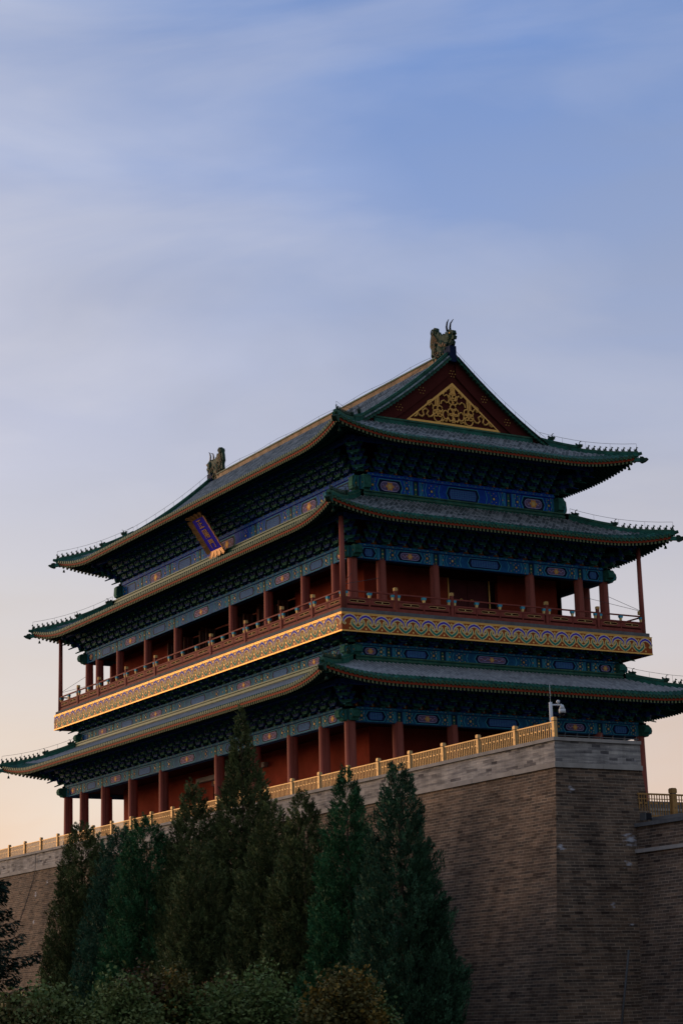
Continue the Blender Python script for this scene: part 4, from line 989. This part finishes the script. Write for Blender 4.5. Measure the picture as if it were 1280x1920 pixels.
# dragon-head ridge ends
for sx in (-1, 1):
    b = MB(); X0 = 14.95
    prof = [(0.10, 27.05), (.02, 27.5), (-.10, 27.75), (-.06, 28.15), (-.20, 28.45), (-.14, 28.85), (-.02, 29.25), (.16, 29.5), (.40, 29.62), (.60, 29.50), (.62, 29.28), (.50, 29.16), (.62, 29.02), (.78, 29.20), (.92, 28.98), (.86, 28.82), (1.06, 28.96), (1.22, 28.72),
            (1.36, 28.90), (1.52, 28.70), (1.66, 28.92), (1.84, 28.78), (2.02, 28.98), (2.26, 28.86), (2.50, 28.78), (2.56, 28.58), (2.44, 28.46), (2.62, 28.36), (2.54, 28.16), (2.28, 28.20), (2.44, 28.0), (2.36, 27.86), (2.16, 27.82), (2.02, 27.55), (2.12, 27.05)]
    b.prism(prof, lambda a_, z_, c_: (sx * (X0 + a_), c_, 27.05 + (z_ - 27.05) * .96), .12, BEAST)
    rng = random.Random(4)
    b.ball((sx * (X0 + 2.05), 0, 28.45), .36, BEAST, 10, 7, (1, .75, 1)); b.ball((sx * (X0 + .28), 0, 29.2), .30, BEAST, 10, 7, (1, .6, 1)); b.ball((sx * (X0 + 1.0), 0, 27.9), .60, BEAST, 10, 7, (1.1, .38, 1.2)); b.ball((sx * (X0 + .35), 0, 28.3), .5, BEAST, 10, 7, (.8, .42, 1.2))
    for s in (-1, 1):
        for k in range(46):                                  # scales and curls carved on the flank
            t = rng.random(); a_ = .12 + 1.75 * rng.random(); z_ = 27.2 + 1.5 * rng.random() * (1 - a_ / 4.2); r_ = rng.uniform(.05, .12)
            b.ball((sx * (X0 + a_), s * rng.uniform(.15, .24), z_), r_, RIDGET if rng.random() < .45 else BEAST, 6, 4, (1, .8, rng.uniform(.8, 1.8)))
        for k in range(5): b.tube([(sx * (X0 + .0 + k * .1 + .10 * q), s * (.17 + .02 * (q % 2)), 28.3 + .28 * q - .12 * k) for q in range(4)], .03, RIDGET, 5)
        b.tube([(sx * (X0 + .28 + .2 * math.cos(R(k * 45))), s * .19, 29.2 + .2 * math.sin(R(k * 45))) for k in range(7)], .04, BEAST, 5)
        b.tube([(sx * (X0 + a_), s * .13, z_) for a_, z_ in ((1.90, 28.80), (1.84, 29.10), (1.93, 29.38), (2.12 + .14 * (s > 0), 29.54))], [.075, .065, .05, .02], DARKG, 7)
        b.ball((sx * (X0 + 2.32), s * .24, 28.56), .06, GOLDP, 6, 4); b.tube([(sx * (X0 + 2.2), s * .2, 28.1), (sx * (X0 + 2.0), s * .28, 27.9), (sx * (X0 + 1.75), s * .26, 28.05)], [.05, .06, .02], BEAST, 5)
    b.box(*sorted((sx * (X0 + 1.55), sx * (X0 + 2.28))), -.24, .24, 26.7, 27.75, DKBLUE)
    b.build('ridge_dragon', o3)
# lightning wires carried on pins along the ridges
def wire(pts, r, drop, root):
    b = MB(); b.tube(pts, r, CABLE, 4)
    for q in pts[::2]: b.tube((q, Vector(q) - Vector((0, 0, drop))), .009, CABLE, 4)
    b.build('lightning_wire', root)
wire([(x, 0, 27.75 + .05 * math.cos(x)) for x in [-14.6 + i * 29.2 / 24 for i in range(25)]], .012, .28, o3)
for rf, sm, rt in ((R1, 3.8, o1), (R2, 4.2, o2), (R3, 4.0, o3)):
    for F in (0, 1, 3):
        hl = half(F, rf.aE); wire([rf.surf(F, hl - t, t, .80) for t in [sm * i / 8 for i in range(9)]], .011, .52, rt)
for sx in (-1, 1):
    for sy in (-1, 1): wire([Vector((sx * (GX - .05), sy * ys(t), rz_(t) + .80)) for t in TT], .011, .4, o3)

# ---- name plaque leaning out under the top eave (a thing of its own)
PW, PH = 1.12, 1.62
top = Vector((0, -9.75, 19.75)); bot = Vector((0, -7.95, 17.20)); ax_ = (top - bot).normalized(); pn = Vector((0, ax_.z * -1, ax_.y)); ctr = (top + bot) / 2
plq = thing('name_plaque', 'blue and gilt name plaque hung tilted under the top eave', 'plaque', ctr)
def pl(u, v, d): return ctr + Vector((1, 0, 0)) * u + ax_ * v + pn * d
b = MB(); b.hexa([pl(u, v, d) for d in (-.06, .05) for u, v in ((-.80, -1.22), (.80, -1.22), (.80, 1.22), (-.80, 1.22))], PLQB); b.build('plaque_board', plq)
b = MB(); N = 14
outer = []
for i in range(N + 1): t = i / N; outer.append((-1.14 - .10 * math.sin(t * math.pi * 5) ** 2, -1.30 + 2.6 * t))
for (s) in (-1, 1):
    for i in range(N):
        (o0, v0), (o1_, v1) = outer[i], outer[i + 1]
        q = [pl(s * .78, v0 * .93, .05), pl(s * .78, v1 * .93, .05), pl(s * -o1_, v1, .20), pl(s * -o0, v0, .20)]
        b.face(q, PLQG); b.face([pl(s * .78, v0 * .93, -.08), pl(s * .78, v1 * .93, -.08), pl(s * -o1_, v1, .13), pl(s * -o0, v0, .13)], PLQG); b.face([q[2], q[3], pl(s * -o0, v0, .13), pl(s * -o1_, v1, .13)], PLQG)
for s in (-1, 1):
    for i in range(8):
        u0 = -1.18 + 2.36 * i / 8; u1 = -1.18 + 2.36 * (i + 1) / 8; e0 = 1.52 + .12 * math.sin(i / 8 * math.pi * 4) ** 2; e1 = 1.52 + .12 * math.sin((i + 1) / 8 * math.pi * 4) ** 2
        f = lambda u: u * .67
        b.face([pl(f(u0), s * 1.2, .05), pl(f(u1), s * 1.2, .05), pl(u1, s * e1, .26), pl(u0, s * e0, .26)], PLQG); b.face([pl(f(u0), s * 1.2, -.08), pl(f(u1), s * 1.2, -.08), pl(u1, s * e1, .18), pl(u0, s * e0, .18)], PLQG)
        b.face([pl(u0, s * e0, .26), pl(u1, s * e1, .26), pl(u1, s * e1, .18), pl(u0, s * e0, .18)], PLQG)
b.build('plaque_frame', plq)
for i, ch in enumerate(('\u6b63', '\u967d', '\u9580')):
    cd = bpy.data.curves.new('plaque_character', 'FONT'); cd.body = ch; cd.size = .72; cd.align_x = 'CENTER'; cd.align_y = 'CENTER'; cd.extrude = .012; cd.materials.append(GOLD)
    tmp = bpy.data.objects.new('plaque_character', cd); COL.objects.link(tmp)
    me = bpy.data.meshes.new_from_object(tmp.evaluated_get(bpy.context.evaluated_depsgraph_get())); bpy.data.objects.remove(tmp)
    o = bpy.data.objects.new('plaque_character', me); COL.objects.link(o)
    o.parent = plq; o.matrix_parent_inverse = Matrix.Translation(-ctr)
    c = pl(0, .76 - i * .76, .066)
    o.matrix_basis = Matrix(((1, ax_.x, pn.x, c.x), (0, ax_.y, pn.y, c.y), (0, ax_.z, pn.z, c.z), (0, 0, 0, 1)))
b = MB(); b.tube((pl(-.5, 1.3, -.05), (-.5, -9.3, 20.4)), .03, CABLE, 5); b.tube((pl(.5, 1.3, -.05), (.5, -9.3, 20.4)), .03, CABLE, 5); b.build('hanger', plq)

# ================================================================== PLATFORM
ZD = -1.66; ZL = -2.95; ZG = -14.8; BT = .20
plat = thing('brick_platform', 'high battered grey brick gate platform with pale parapet course carrying the tower', 'platform', (0, -8, ZG))
XR, YF, YBK = 47.5, -15.87, -11.2
def off(z): return BT * (ZL - z) if z < ZL else 0
def wallquad(b, p0, p1, z0, z1, e0, e1, m, seg=1, u0=0.0):
    """p(z) functions e0(z), e1(z) give plan points at the two ends"""
    q = [(*e0(z0), z0), (*e1(z0), z0), (*e1(z1), z1), (*e0(z1), z1)]
    L = math.hypot(q[1][0] - q[0][0], q[1][1] - q[0][1]); L2 = math.hypot(q[2][0] - q[3][0], q[2][1] - q[3][1]); dl = (L - L2)
    hs_ = (z1 - z0) * math.hypot(1, BT if z0 < ZL else 0)
    dx, dy = (q[1][0] - q[0][0]) / L, (q[1][1] - q[0][1]) / L
    us = [u0 + (p[0] - q[0][0]) * dx + (p[1] - q[0][1]) * dy for p in q]
    b.face(q, m, [(us[0], z0), (us[1], z0), (us[2], z0 + hs_), (us[3], z0 + hs_)])
b = MB()
fl = lambda z: (-48 - off(z), YF - off(z)); fr = lambda z: (XR + off(z), YF - off(z)); br_ = lambda z: (XR + off(z), YBK); ai = lambda z: (23.0, YBK); bi = lambda z: (23.0, 16.0); bl_ = lambda z: (-48 - off(z), 16.0)
for z0, z1, m in ((ZG, ZL, BRICKF),):
    for i, (e0, e1) in enumerate(((fl, fr), (fr, br_), (br_, ai), (ai, bi), (bi, bl_), (bl_, fl))): wallquad(b, 0, 0, z0, z1, e0, e1, m, u0=i * 37.3)
b.build('masonry_wall', plat)
b = MB()
for i, (e0, e1) in enumerate(((fl, fr), (fr, br_), (br_, ai), (ai, bi), (bi, bl_), (bl_, fl))): wallquad(b, 0, 0, ZL + .0, ZD - .14, e0, e1, BRICKP, u0=i * 41.7)
b.build('parapet_course', plat)
def belt(name, z0, z1, o, m, seg=2.2):
    b = MB()
    def run(ax, a0, a1, fixed, out):
        n = max(1, int(abs(a1 - a0) / seg)); rng = random.Random(int(z0 * 100))
        for i in range(n):
            q0 = a0 + (a1 - a0) * i / n; q1 = a0 + (a1 - a0) * (i + 1) / n; lo, hi_ = min(q0, q1) + .003, max(q0, q1) - .003; j = rng.uniform(-.006, .006)
            lo2, hi2 = sorted((fixed - out * .3, fixed + out * (o + j)))
            if ax == 'x': b.box(lo, hi_, lo2, hi2, z0, z1 + j * .5, m)
            else: b.box(lo2, hi2, lo, hi_, z0, z1 + j * .5, m)
    run('x', -48, XR + o, YF, -1); run('y', YF + .3, YBK, XR, 1); run('x', 23, XR - .3, YBK, 1); run('y', YBK + .3, 16, 23.0, 1)
    b.build(name, plat)
belt('coping', ZD - .15, ZD, .10, STONE); belt('ledge', ZL - .02, ZL + .19, .10, STONE, 1.6)
b = MB(); b.face(((-48, YF, ZD - .02), (XR, YF, ZD - .02), (XR, YBK, ZD - .02), (23, YBK, ZD - .02), (23, 16, ZD - .02), (-48, 16, ZD - .02)), DECK); b.build('deck', plat)
b = MB(); b.box(22.6, 22.95, YBK + .5, 16, ZD + .0, ZD + .42, STONED); b.build('side_parapet', plat)
b = MB()
b.tube([(-12.3, YF - .13, -1.9), (-12.5, YF - .10, -3.0), (-12.7, YF - off(-3.6) - .03, -3.6), (-13.4, YF - off(-5.5) - .03, -5.5), (-14.6, YF - off(-8) - .03, -8), (-15, YF - off(-14.8) - .03, -14.8)], .018, CABLE, 6)
b.build('conduit', plat)
b = MB()   # strip light and clips along the side coping
b.tube(((XR + .06, YF + .2, ZD + .07), (XR + .06, YBK - .1, ZD + .07)), .025, CABLE, 6)
for k in range(7): y = YF + .5 + k * .65; b.box(XR + .02, XR + .12, y, y + .05, ZD, ZD + .10, CABLE); b.tube(((XR + .08, y, ZD + .08), (XR + .04, y + .1, ZD + .22)), .01, CABLE, 5)
b.build('strip_light', plat)

# ---- gilded railings
def rail_run(name, label, start, dirn, npan, step, h, zb, lead=False, BRONZE=BRONZE):
    root = thing(name, label, 'railing', start); d_ = Vector(dirn); n_ = Vector((-d_.y, d_.x, 0)); s0 = Vector(start)
    def bx(b, a0, a1, hw, z0, z1, m):
        p = [s0 + d_ * a_ + n_ * w for a_, w in ((a0, -hw), (a1, -hw), (a1, hw), (a0, hw))]
        b.hexa([(q.x, q.y, zb + z0) for q in p] + [(q.x, q.y, zb + z1) for q in p], m)
    pb = MB(); w = .085 * h / .9
    bx(pb, -w, w, w, 0, .80 * h, BRONZE); bx(pb, -w * .86, w * .86, w * .86, .80 * h, .83 * h, CABLE); bx(pb, -w * 1.08, w * 1.08, w * 1.08, .83 * h, .97 * h, BRONZE); bx(pb, -w * .9, w * .9, w * .9, .97 * h, h, BRONZE)
    bx(pb, -.012, .012, w + .006, .30 * h, .36 * h, CABLE)
    po = pb.build('railing_post', root); pme = po.data
    qb = MB(); a0, a1 = w, step - w
    bx(qb, a0, a1, .035, .745 * h, .80 * h, BRONZE); bx(qb, a0, a1, .03, .02 * h, .07 * h, BRONZE); bx(qb, a0, a1, .012, .60 * h, .625 * h, BRONZE) if h > 1.1 else None
    nb = max(8, int(round((a1 - a0) / .145)))
    for i in range(nb):
        a_ = a0 + (i + .5) * (a1 - a0) / nb; bx(qb, a_ - .016, a_ + .016, .018, .05 * h, .76 * h, BRONZE)
        if i % 2 == 0 and i < nb - 1: bx(qb, a_, a_ + (a1 - a0) / nb, .014, .44 * h, .50 * h, BRONZE)
    qo = qb.build('railing_panel', root); qme = qo.data
    for i in range(npan + 1):
        for nm, me, first in (('railing_post', pme, po), ('railing_panel', qme, qo)):
            if nm == 'railing_panel' and i == npan: continue
            if i == 0: continue
            o = bpy.data.objects.new(nm, me); COL.objects.link(o); o.parent = root; o.matrix_parent_inverse = Matrix.Translation(-s0); o.location = d_ * (i * step)
    if lead:                                                  # a panel before the first post, ending against the masonry
        o = bpy.data.objects.new('railing_panel', qme); COL.objects.link(o); o.parent = root; o.matrix_parent_inverse = Matrix.Translation(-s0); o.location = d_ * -step
    return root
rail_run('deck_railing', 'long gilded metal railing along the top edge of the brick platform', (47.22, -15.62, ZD), (-1, 0, 0), 28, 2.975, .92, ZD)
rail_run('deck_railing', 'short gilded railing behind the low wall at the right edge', (47.85, -9.82, -5.05), (0, 1, 0), 4, 2.1, 1.32, -5.05, True, mat('shaded_gilded_rail_paint', (.38, .21, .075), .5, .25, 4))  # darker copy of the rail paint: shade on this run put into the colour

# ---- low wall running off to the right, with terrace
lw = thing('ramp_wall', 'lower shaded brick wall with stone ledge joining the platform at right', 'wall', (60, -10, ZG))
b = MB(); T0 = -5.52
lf = lambda z: (47.2, -12.08 - .2 * (T0 - z)); lr = lambda z: (95, -12.08 - .2 * (T0 - z)); lrb = lambda z: (95, -8.0); llb = lambda z: (47.2, -8.0)
for i, (e0, e1) in enumerate(((lf, lr), (lr, lrb), (lrb, llb))):
    q = [(*e0(ZG), ZG), (*e1(ZG), ZG), (*e1(T0), T0), (*e0(T0), T0)]; L = math.hypot(q[1][0] - q[0][0], q[1][1] - q[0][1]); b.face(q, BRICKF, [(i * 50 + 3.3, ZG), (i * 50 + 3.3 + L, ZG), (i * 50 + 3.3 + L, T0), (i * 50 + 3.3, T0)])
b.build('masonry_wall', lw)
b = MB()
for k in range(22):
    x0 = 47.3 + k * 2.1; b.box(x0 + .004, x0 + 2.096, -12.2, -11.5, T0, T0 + .16, STONED); b.box(x0 + .004, x0 + 2.096, -12.42, -12.0, -6.66, -6.50, STONE)
b.build('coping', lw)
b = MB(); b.box(40.2, 95, -11.15, 6, ZG, -5.06, DECK); b.build('terrace', lw)
b = MB(); b.tube(((49.6, -14.15, -10.8), (49.7, -15.03, -14.8)), .045, CABLE, 8); b.build('drain_pipe', lw, True)
fl_ = thing('floodlight', 'small dark floodlight on the low wall beside the platform corner', 'floodlight', (48.35, -11.75, T0 + .16))
b = MB(); b.box(48.2, 48.5, -11.95, -11.6, T0 + .30, T0 + .58, DARKG); b.box(48.17, 48.53, -11.99, -11.93, T0 + .28, T0 + .60, CABLE); b.build('lamp_housing', fl_)
b = MB(); b.tube(((48.35, -11.75, T0 + .16), (48.35, -11.75, T0 + .32)), .03, CABLE, 6); b.box(48.22, 48.48, -11.85, -11.65, T0 + .16, T0 + .19, CABLE); b.build('bracket', fl_)

# ---- security camera at the corner of the railing
sc_ = thing('security_camera', 'white dome camera on a pole at the corner of the gilded railing', 'camera', (46.75, -15.42, ZD))
b = MB(); b.tube(((46.75, -15.42, ZD), (46.75, -15.42, -.02)), .075, WHITEP, 12); b.tube(((46.75, -15.42, -.02), (46.75, -15.42, .78)), [.014, .008], WHITEP, 6); b.build('pole', sc_, True)
b = MB(); b.tube(((46.75, -15.42, -.14), (46.98, -14.98, -.14)), .04, WHITEP, 8); b.build('arm', sc_, True)
b = MB(); b.tube(((46.98, -14.98, -.14), (46.98, -14.98, -.34)), [.06, .14], WHITEP, 12); b.tube(((46.98, -14.98, -.34), (46.98, -14.98, -.50)), .15, WHITEP, 12); b.ball((46.98, -14.98, -.50), .12, DARKG, 10, 6); b.build('camera_dome', sc_, True)
b = MB(); b.ball((46.9, -15.12, .0), .085, WHITEP, 8, 6); b.tube(((46.9, -15.12, -.12), (46.9, -15.12, 0)), .03, WHITEP, 6); b.build('sensor', sc_, True)

# ================================================================== TREES
def pal(name, c1, c2):
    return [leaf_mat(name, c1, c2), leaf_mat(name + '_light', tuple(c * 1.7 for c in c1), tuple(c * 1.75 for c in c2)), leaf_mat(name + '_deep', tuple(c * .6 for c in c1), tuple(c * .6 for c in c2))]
LEAF = {'dark': pal('juniper_dark', (.018, .050, .028), (.050, .110, .056)), 'blue': pal('juniper_blue_green', (.017, .050, .030), (.045, .105, .060)),
        'olive': pal('juniper_olive', (.036, .056, .021), (.105, .122, .045)), 'green': pal('juniper_green', (.015, .058, .023), (.042, .125, .050)),
        'spruce': pal('spruce_needles', (.010, .024, .017), (.024, .050, .034))}
def crown_mesh(seed, H, Rm, leaf, tops=1, dens=1.0, spire=.8, open_=0.0):
    """upright juniper: boughs rising from the stem, each carrying many narrow leaf sprays"""
    rng = random.Random(seed); b = MB(); stems = []
    axes = [(0, 0, 1.0, 1.0)]
    for k in range(tops): an = rng.uniform(0, 6.28); axes.append((math.cos(an) * Rm * .42, math.sin(an) * Rm * .42, rng.uniform(.55, .78), rng.uniform(.45, .62)))
    lumps = [(rng.uniform(0, 6.28), rng.uniform(.05, .9), rng.uniform(.15, .34)) for _ in range(16)]
    V = b.v; Fc = b.f; Mi = b.m
    pals = LEAF[leaf]; ks = [b.mi(m) for m in pals]
    for (ox, oy, hs_, rs) in axes:
        h = H * hs_; n = int(78 * h * Rm * rs * dens ** .5 * (1 if rs == 1 else .8)) + 60
        for i in range(n):
            u_ = (i + rng.random()) / n; t = (1 - (1 - u_) ** (1 / (1 + spire))) * .992; an = rng.uniform(0, 6.28318)
            prof = (1 - t) ** spire * (.70 + .30 * min(1, t / .12))
            for (la, lt, lw_) in lumps:
                da = abs((an - la + math.pi) % (2 * math.pi) - math.pi); prof *= 1 + lw_ * .65 * math.exp(-(da / .5) ** 2 - ((t - lt) / .06) ** 2) - .20 * math.exp(-(da / .4) ** 2 - ((t - lt - .09) / .04) ** 2)
            rad = max(.05, Rm * 1.18 * rs * prof * rng.choice((.62, .84, .95, 1.0, 1.04, 1.09)))
            z1 = h * t + H * .03; c = Vector((ox + math.cos(an) * rad, oy + math.sin(an) * rad, z1)); od = Vector((math.cos(an), math.sin(an), 0))
            ax = (od * rng.uniform(.30, .80) + Vector((rng.gauss(0, .18), rng.gauss(0, .18), 1))).normalized(); tl = rng.uniform(.42, .85) * (.5 + .5 * min(1, rad / .9)); w0 = rng.uniform(.075, .14) * (.55 + .45 * min(1, rad))
            k = rng.choices(ks, (5, 3, 2))[0]
            for q in range(int(46 * dens)):
                f = rng.random() ** .85; sp = w0 * (1.08 - f) ** .6
                p_ = c + ax * (tl * (f - .45)) + Vector((rng.gauss(0, sp), rng.gauss(0, sp), rng.gauss(0, sp * .6)))
                d = (ax + Vector((rng.gauss(0, .38), rng.gauss(0, .38), rng.gauss(0, .25)))).normalized()
                ln = rng.uniform(.09, .19); wd = rng.uniform(.014, .027)
                s = d.cross(Vector((rng.gauss(0, 1), rng.gauss(0, 1), rng.gauss(0, 1)))); s = s.normalized() * wd if s.length > 1e-5 else Vector((wd, 0, 0))
                i0 = len(V); mid = p_ + d * (ln * .45)
                V.extend((tuple(p_), tuple(mid + s), tuple(p_ + d * ln), tuple(mid - s))); Fc.append((i0, i0 + 1, i0 + 2, i0 + 3)); Mi.append(k)
        for i in range(int(34 * h * Rm * rs)):               # inner filler sprays, the crown's inner shade put into their dark colour
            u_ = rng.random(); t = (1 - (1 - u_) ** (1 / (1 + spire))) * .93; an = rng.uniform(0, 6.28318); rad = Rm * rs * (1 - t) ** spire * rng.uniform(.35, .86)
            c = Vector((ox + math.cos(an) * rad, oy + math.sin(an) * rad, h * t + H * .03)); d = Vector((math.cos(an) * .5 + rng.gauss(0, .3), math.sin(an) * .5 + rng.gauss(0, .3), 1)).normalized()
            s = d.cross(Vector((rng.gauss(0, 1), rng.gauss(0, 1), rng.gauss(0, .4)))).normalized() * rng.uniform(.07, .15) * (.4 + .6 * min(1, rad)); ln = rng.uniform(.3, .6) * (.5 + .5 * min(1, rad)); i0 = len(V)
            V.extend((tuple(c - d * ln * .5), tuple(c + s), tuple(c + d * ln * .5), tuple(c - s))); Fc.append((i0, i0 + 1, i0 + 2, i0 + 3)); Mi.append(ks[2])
    return b
TREES = [  # x, y, height, radius, leaf, seed, tops, spire power, label
    (49.6, -25.2, 11.15, 1.95, 'dark', 1, 2, .66, 'broad dark green juniper nearest the bare wall, rightmost of the row'),
    (44.5, -24.6, 11.6, 1.85, 'green', 2, 1, .74, 'dark narrow-tipped juniper just left of the rightmost one'),
    (40.0, -24.2, 11.1, 1.95, 'olive', 3, 2, .68, 'olive juniper with a thin tip beside the forked shorter one'),
    (37.3, -24.3, 10.9, 2.25, 'olive', 4, 2, .66, 'olive forked juniper standing right of the tallest tree'),
    (30.7, -22.4, 16.2, 2.7, 'olive', 5, 1, 1.0, 'tallest juniper, its thin spire crossing the ground floor eave'),
    (28.6, -24.0, 12.7, 2.3, 'olive', 6, 2, .66, 'brownish juniper whose pointed tip meets the railing left of the tallest'),
    (26.6, -25.6, 11.2, 2.25, 'green', 7, 2, .55, 'rounded bright green juniper, broadest top of the row'),
    (19.9, -24.0, 11.4, 2.35, 'blue', 8, 2, .62, 'bluish green juniper between the round green one and the left end'),
    (13.2, -23.4, 12.2, 2.1, 'olive', 9, 2, .58, 'leftmost juniper of the row, olive with a ragged side'),
    (11.9, -21.8, 11.8, 1.05, 'dark', 10, 0, .75, 'slim juniper tip showing behind the left end of the row'),
    (41.6, -22.4, 9.3, 1.35, 'dark', 11, 1, .66, 'short dark juniper squeezed between the two rightmost ones'),
    (33.6, -26.2, 9.4, 1.9, 'olive', 12, 2, .6, 'low bushy olive juniper in front of the tallest tree'),
]
for (x, y, h, r, lf_, seed, tops, spi, lab) in TREES:
    t = thing('juniper_tree', lab, 'tree', (x, y, ZG), 'junipers in a row along the brick platform')
    b = MB(); b.tube(((0, 0, -.05), (.05, .02, h * .4), (0, 0, h * .9)), [.19, .12, .02], BARK, 8)
    o = b.build('trunk', None, True); o.parent = t
    o = crown_mesh(seed * 13 + 5, h, r, lf_, tops, 1.0, spi).build('crown'); o.parent = t

# spruce whose boughs reach in from the left edge
def spruce(x, y, h, rm, seed):
    t = thing('spruce_tree', 'dark spruce with drooping boughs reaching in at the left edge', 'tree', (x, y, ZG)); rng = random.Random(seed)
    b = MB(); b.tube(((0, 0, -.05), (0, 0, h * .5), (0, 0, h)), [.22, .14, .02], BARK, 8); o = b.build('trunk', None, True); o.parent = t
    b = MB(); k = b.mi(LEAF['spruce'][0]); z = h * .10
    while z < h * .985:
        tt = z / h; rad = rm * (1 - tt) ** .85 + .12
        for q in range(7):
            an = rng.uniform(0, 6.28); rr = rad * rng.uniform(.7, 1.1); prev = None
            path = [Vector((math.cos(an) * rr * f, math.sin(an) * rr * f, z - rr * .42 * f + rr * .30 * f ** 3)) for f in [i / 8 for i in range(9)]]
            b.tube(path, [.03 * (1 - i / 9) + .006 for i in range(9)], BARK, 4, False)
            for i in range(8):
                a_, c_ = path[i], path[i + 1]; dv = (c_ - a_).normalized(); sd = dv.cross(Vector((0, 0, 1))).normalized()
                for j in range(int(26 + 30 * rr * .4)):
                    p_ = a_.lerp(c_, rng.random()) + sd * rng.gauss(0, .10 * rr * (1.1 - i / 9)) + Vector((0, 0, rng.uniform(-.30, .05)))
                    d_ = (dv * .6 + sd * rng.gauss(0, .5) + Vector((0, 0, rng.uniform(-.9, .1)))).normalized(); ln = rng.uniform(.12, .26); s = d_.cross(Vector((rng.gauss(0, 1), rng.gauss(0, 1), rng.gauss(0, 1)))).normalized() * rng.uniform(.02, .04)
                    i0 = len(b.v); m_ = p_ + d_ * ln * .5; b.v.extend((tuple(p_), tuple(m_ + s), tuple(p_ + d_ * ln), tuple(m_ - s))); b.f.append((i0, i0 + 1, i0 + 2, i0 + 3)); b.m.append(k)
        z += h * .046
    o = b.build('crown'); o.parent = t
spruce(50.7, -43.9, 9.6, 4.7, 3)

# shrubs along the foot of the picture
BL = {'lime': leaf_mat('shrub_pale_green', (.075, .105, .036), (.20, .235, .08)), 'rust': leaf_mat('shrub_rust', (.050, .028, .016), (.13, .062, .032)),
      'olive': leaf_mat('shrub_olive', (.052, .052, .018), (.15, .125, .04)), 'green': leaf_mat('shrub_green', (.052, .095, .030), (.15, .20, .062)), 'gold': leaf_mat('shrub_yellow', (.11, .075, .016), (.28, .18, .04))}
def shrub(x, y, h, r, kinds, seed, lab, nb=60):
    t = thing('shrub', lab, 'shrub', (x, y, ZG), 'leafy shrubs in front of the junipers'); rng = random.Random(seed)
    st = MB(); fo = MB(); ks = [fo.mi(BL[k]) for k in kinds]
    for i in range(nb):
        an = rng.uniform(0, 6.283); rr = r * math.sqrt(rng.random()) ; hh = h * (1 - .42 * (rr / r) ** 2) * rng.uniform(.72, 1.08)
        p0 = Vector((rng.gauss(0, .2), rng.gauss(0, .2), 0)); p1 = Vector((math.cos(an) * rr * .6, math.sin(an) * rr * .6, hh * .55)); p2 = Vector((math.cos(an) * rr, math.sin(an) * rr, hh))
        pts = [p0 * (1 - f) ** 2 + p1 * 2 * f * (1 - f) + p2 * f * f for f in [k / 6 for k in range(7)]]
        st.tube(pts, [.028 * (1 - k / 8) for k in range(7)], BARK, 4, False); kk = rng.choice(ks)
        for j in range(150):
            f = 1 - rng.random() ** 1.5 * .72; q = p0 * (1 - f) ** 2 + p1 * 2 * f * (1 - f) + p2 * f * f
            q = q + Vector((rng.gauss(0, .20), rng.gauss(0, .20), rng.gauss(0, .17))); d_ = Vector((rng.gauss(0, 1), rng.gauss(0, 1), rng.gauss(0, .8) + .2)).normalized()
            ln = rng.uniform(.09, .18); s = d_.cross(Vector((rng.gauss(0, 1), rng.gauss(0, 1), rng.gauss(0, 1)))).normalized() * ln * .36
            i0 = len(fo.v); m_ = q + d_ * ln * .5; fo.v.extend((tuple(q), tuple(m_ + s), tuple(q + d_ * ln), tuple(m_ - s))); fo.f.append((i0, i0 + 1, i0 + 2, i0 + 3)); fo.m.append(kk if rng.random() < .85 else rng.choice(ks))
    o = st.build('stem'); o.parent = t; o = fo.build('foliage'); o.parent = t
shrub(57.2, -43.0, 2.9, 1.55, ['lime', 'lime', 'green'], 1, 'pale green shrub at the left foot of the picture')
shrub(59.6, -41.6, 2.95, 1.3, ['lime', 'green'], 2, 'pale green shrub leaning against the reddish one')
shrub(57.0, -39.9, 3.15, 1.2, ['rust', 'rust', 'olive'], 3, 'reddish brown shrub between pale green and olive ones')
shrub(57.6, -38.7, 3.1, 1.35, ['olive', 'olive', 'gold', 'green'], 4, 'olive shrub with yellowing leaves right of a reddish one')
shrub(55.8, -36.2, 3.15, 1.1, ['rust', 'olive'], 5, 'dark rust-coloured shrub left of the large green one')
shrub(59.7, -37.2, 3.25, 1.75, ['green', 'green', 'lime'], 6, 'large fresh green shrub with twiggy lower stems')
shrub(62.9, -35.8, 2.95, 1.2, ['gold', 'olive', 'olive'], 7, 'yellowing shrub below the two rightmost junipers')
shrub(61.8, -34.4, 2.75, 1.0, ['olive', 'gold', 'green'], 8, 'small yellow-green shrub at the right end of the shrubs')
shrub(60.5, -45.6, 2.5, 1.2, ['lime', 'olive'], 9, 'low grey-green shrub in the bottom left corner')
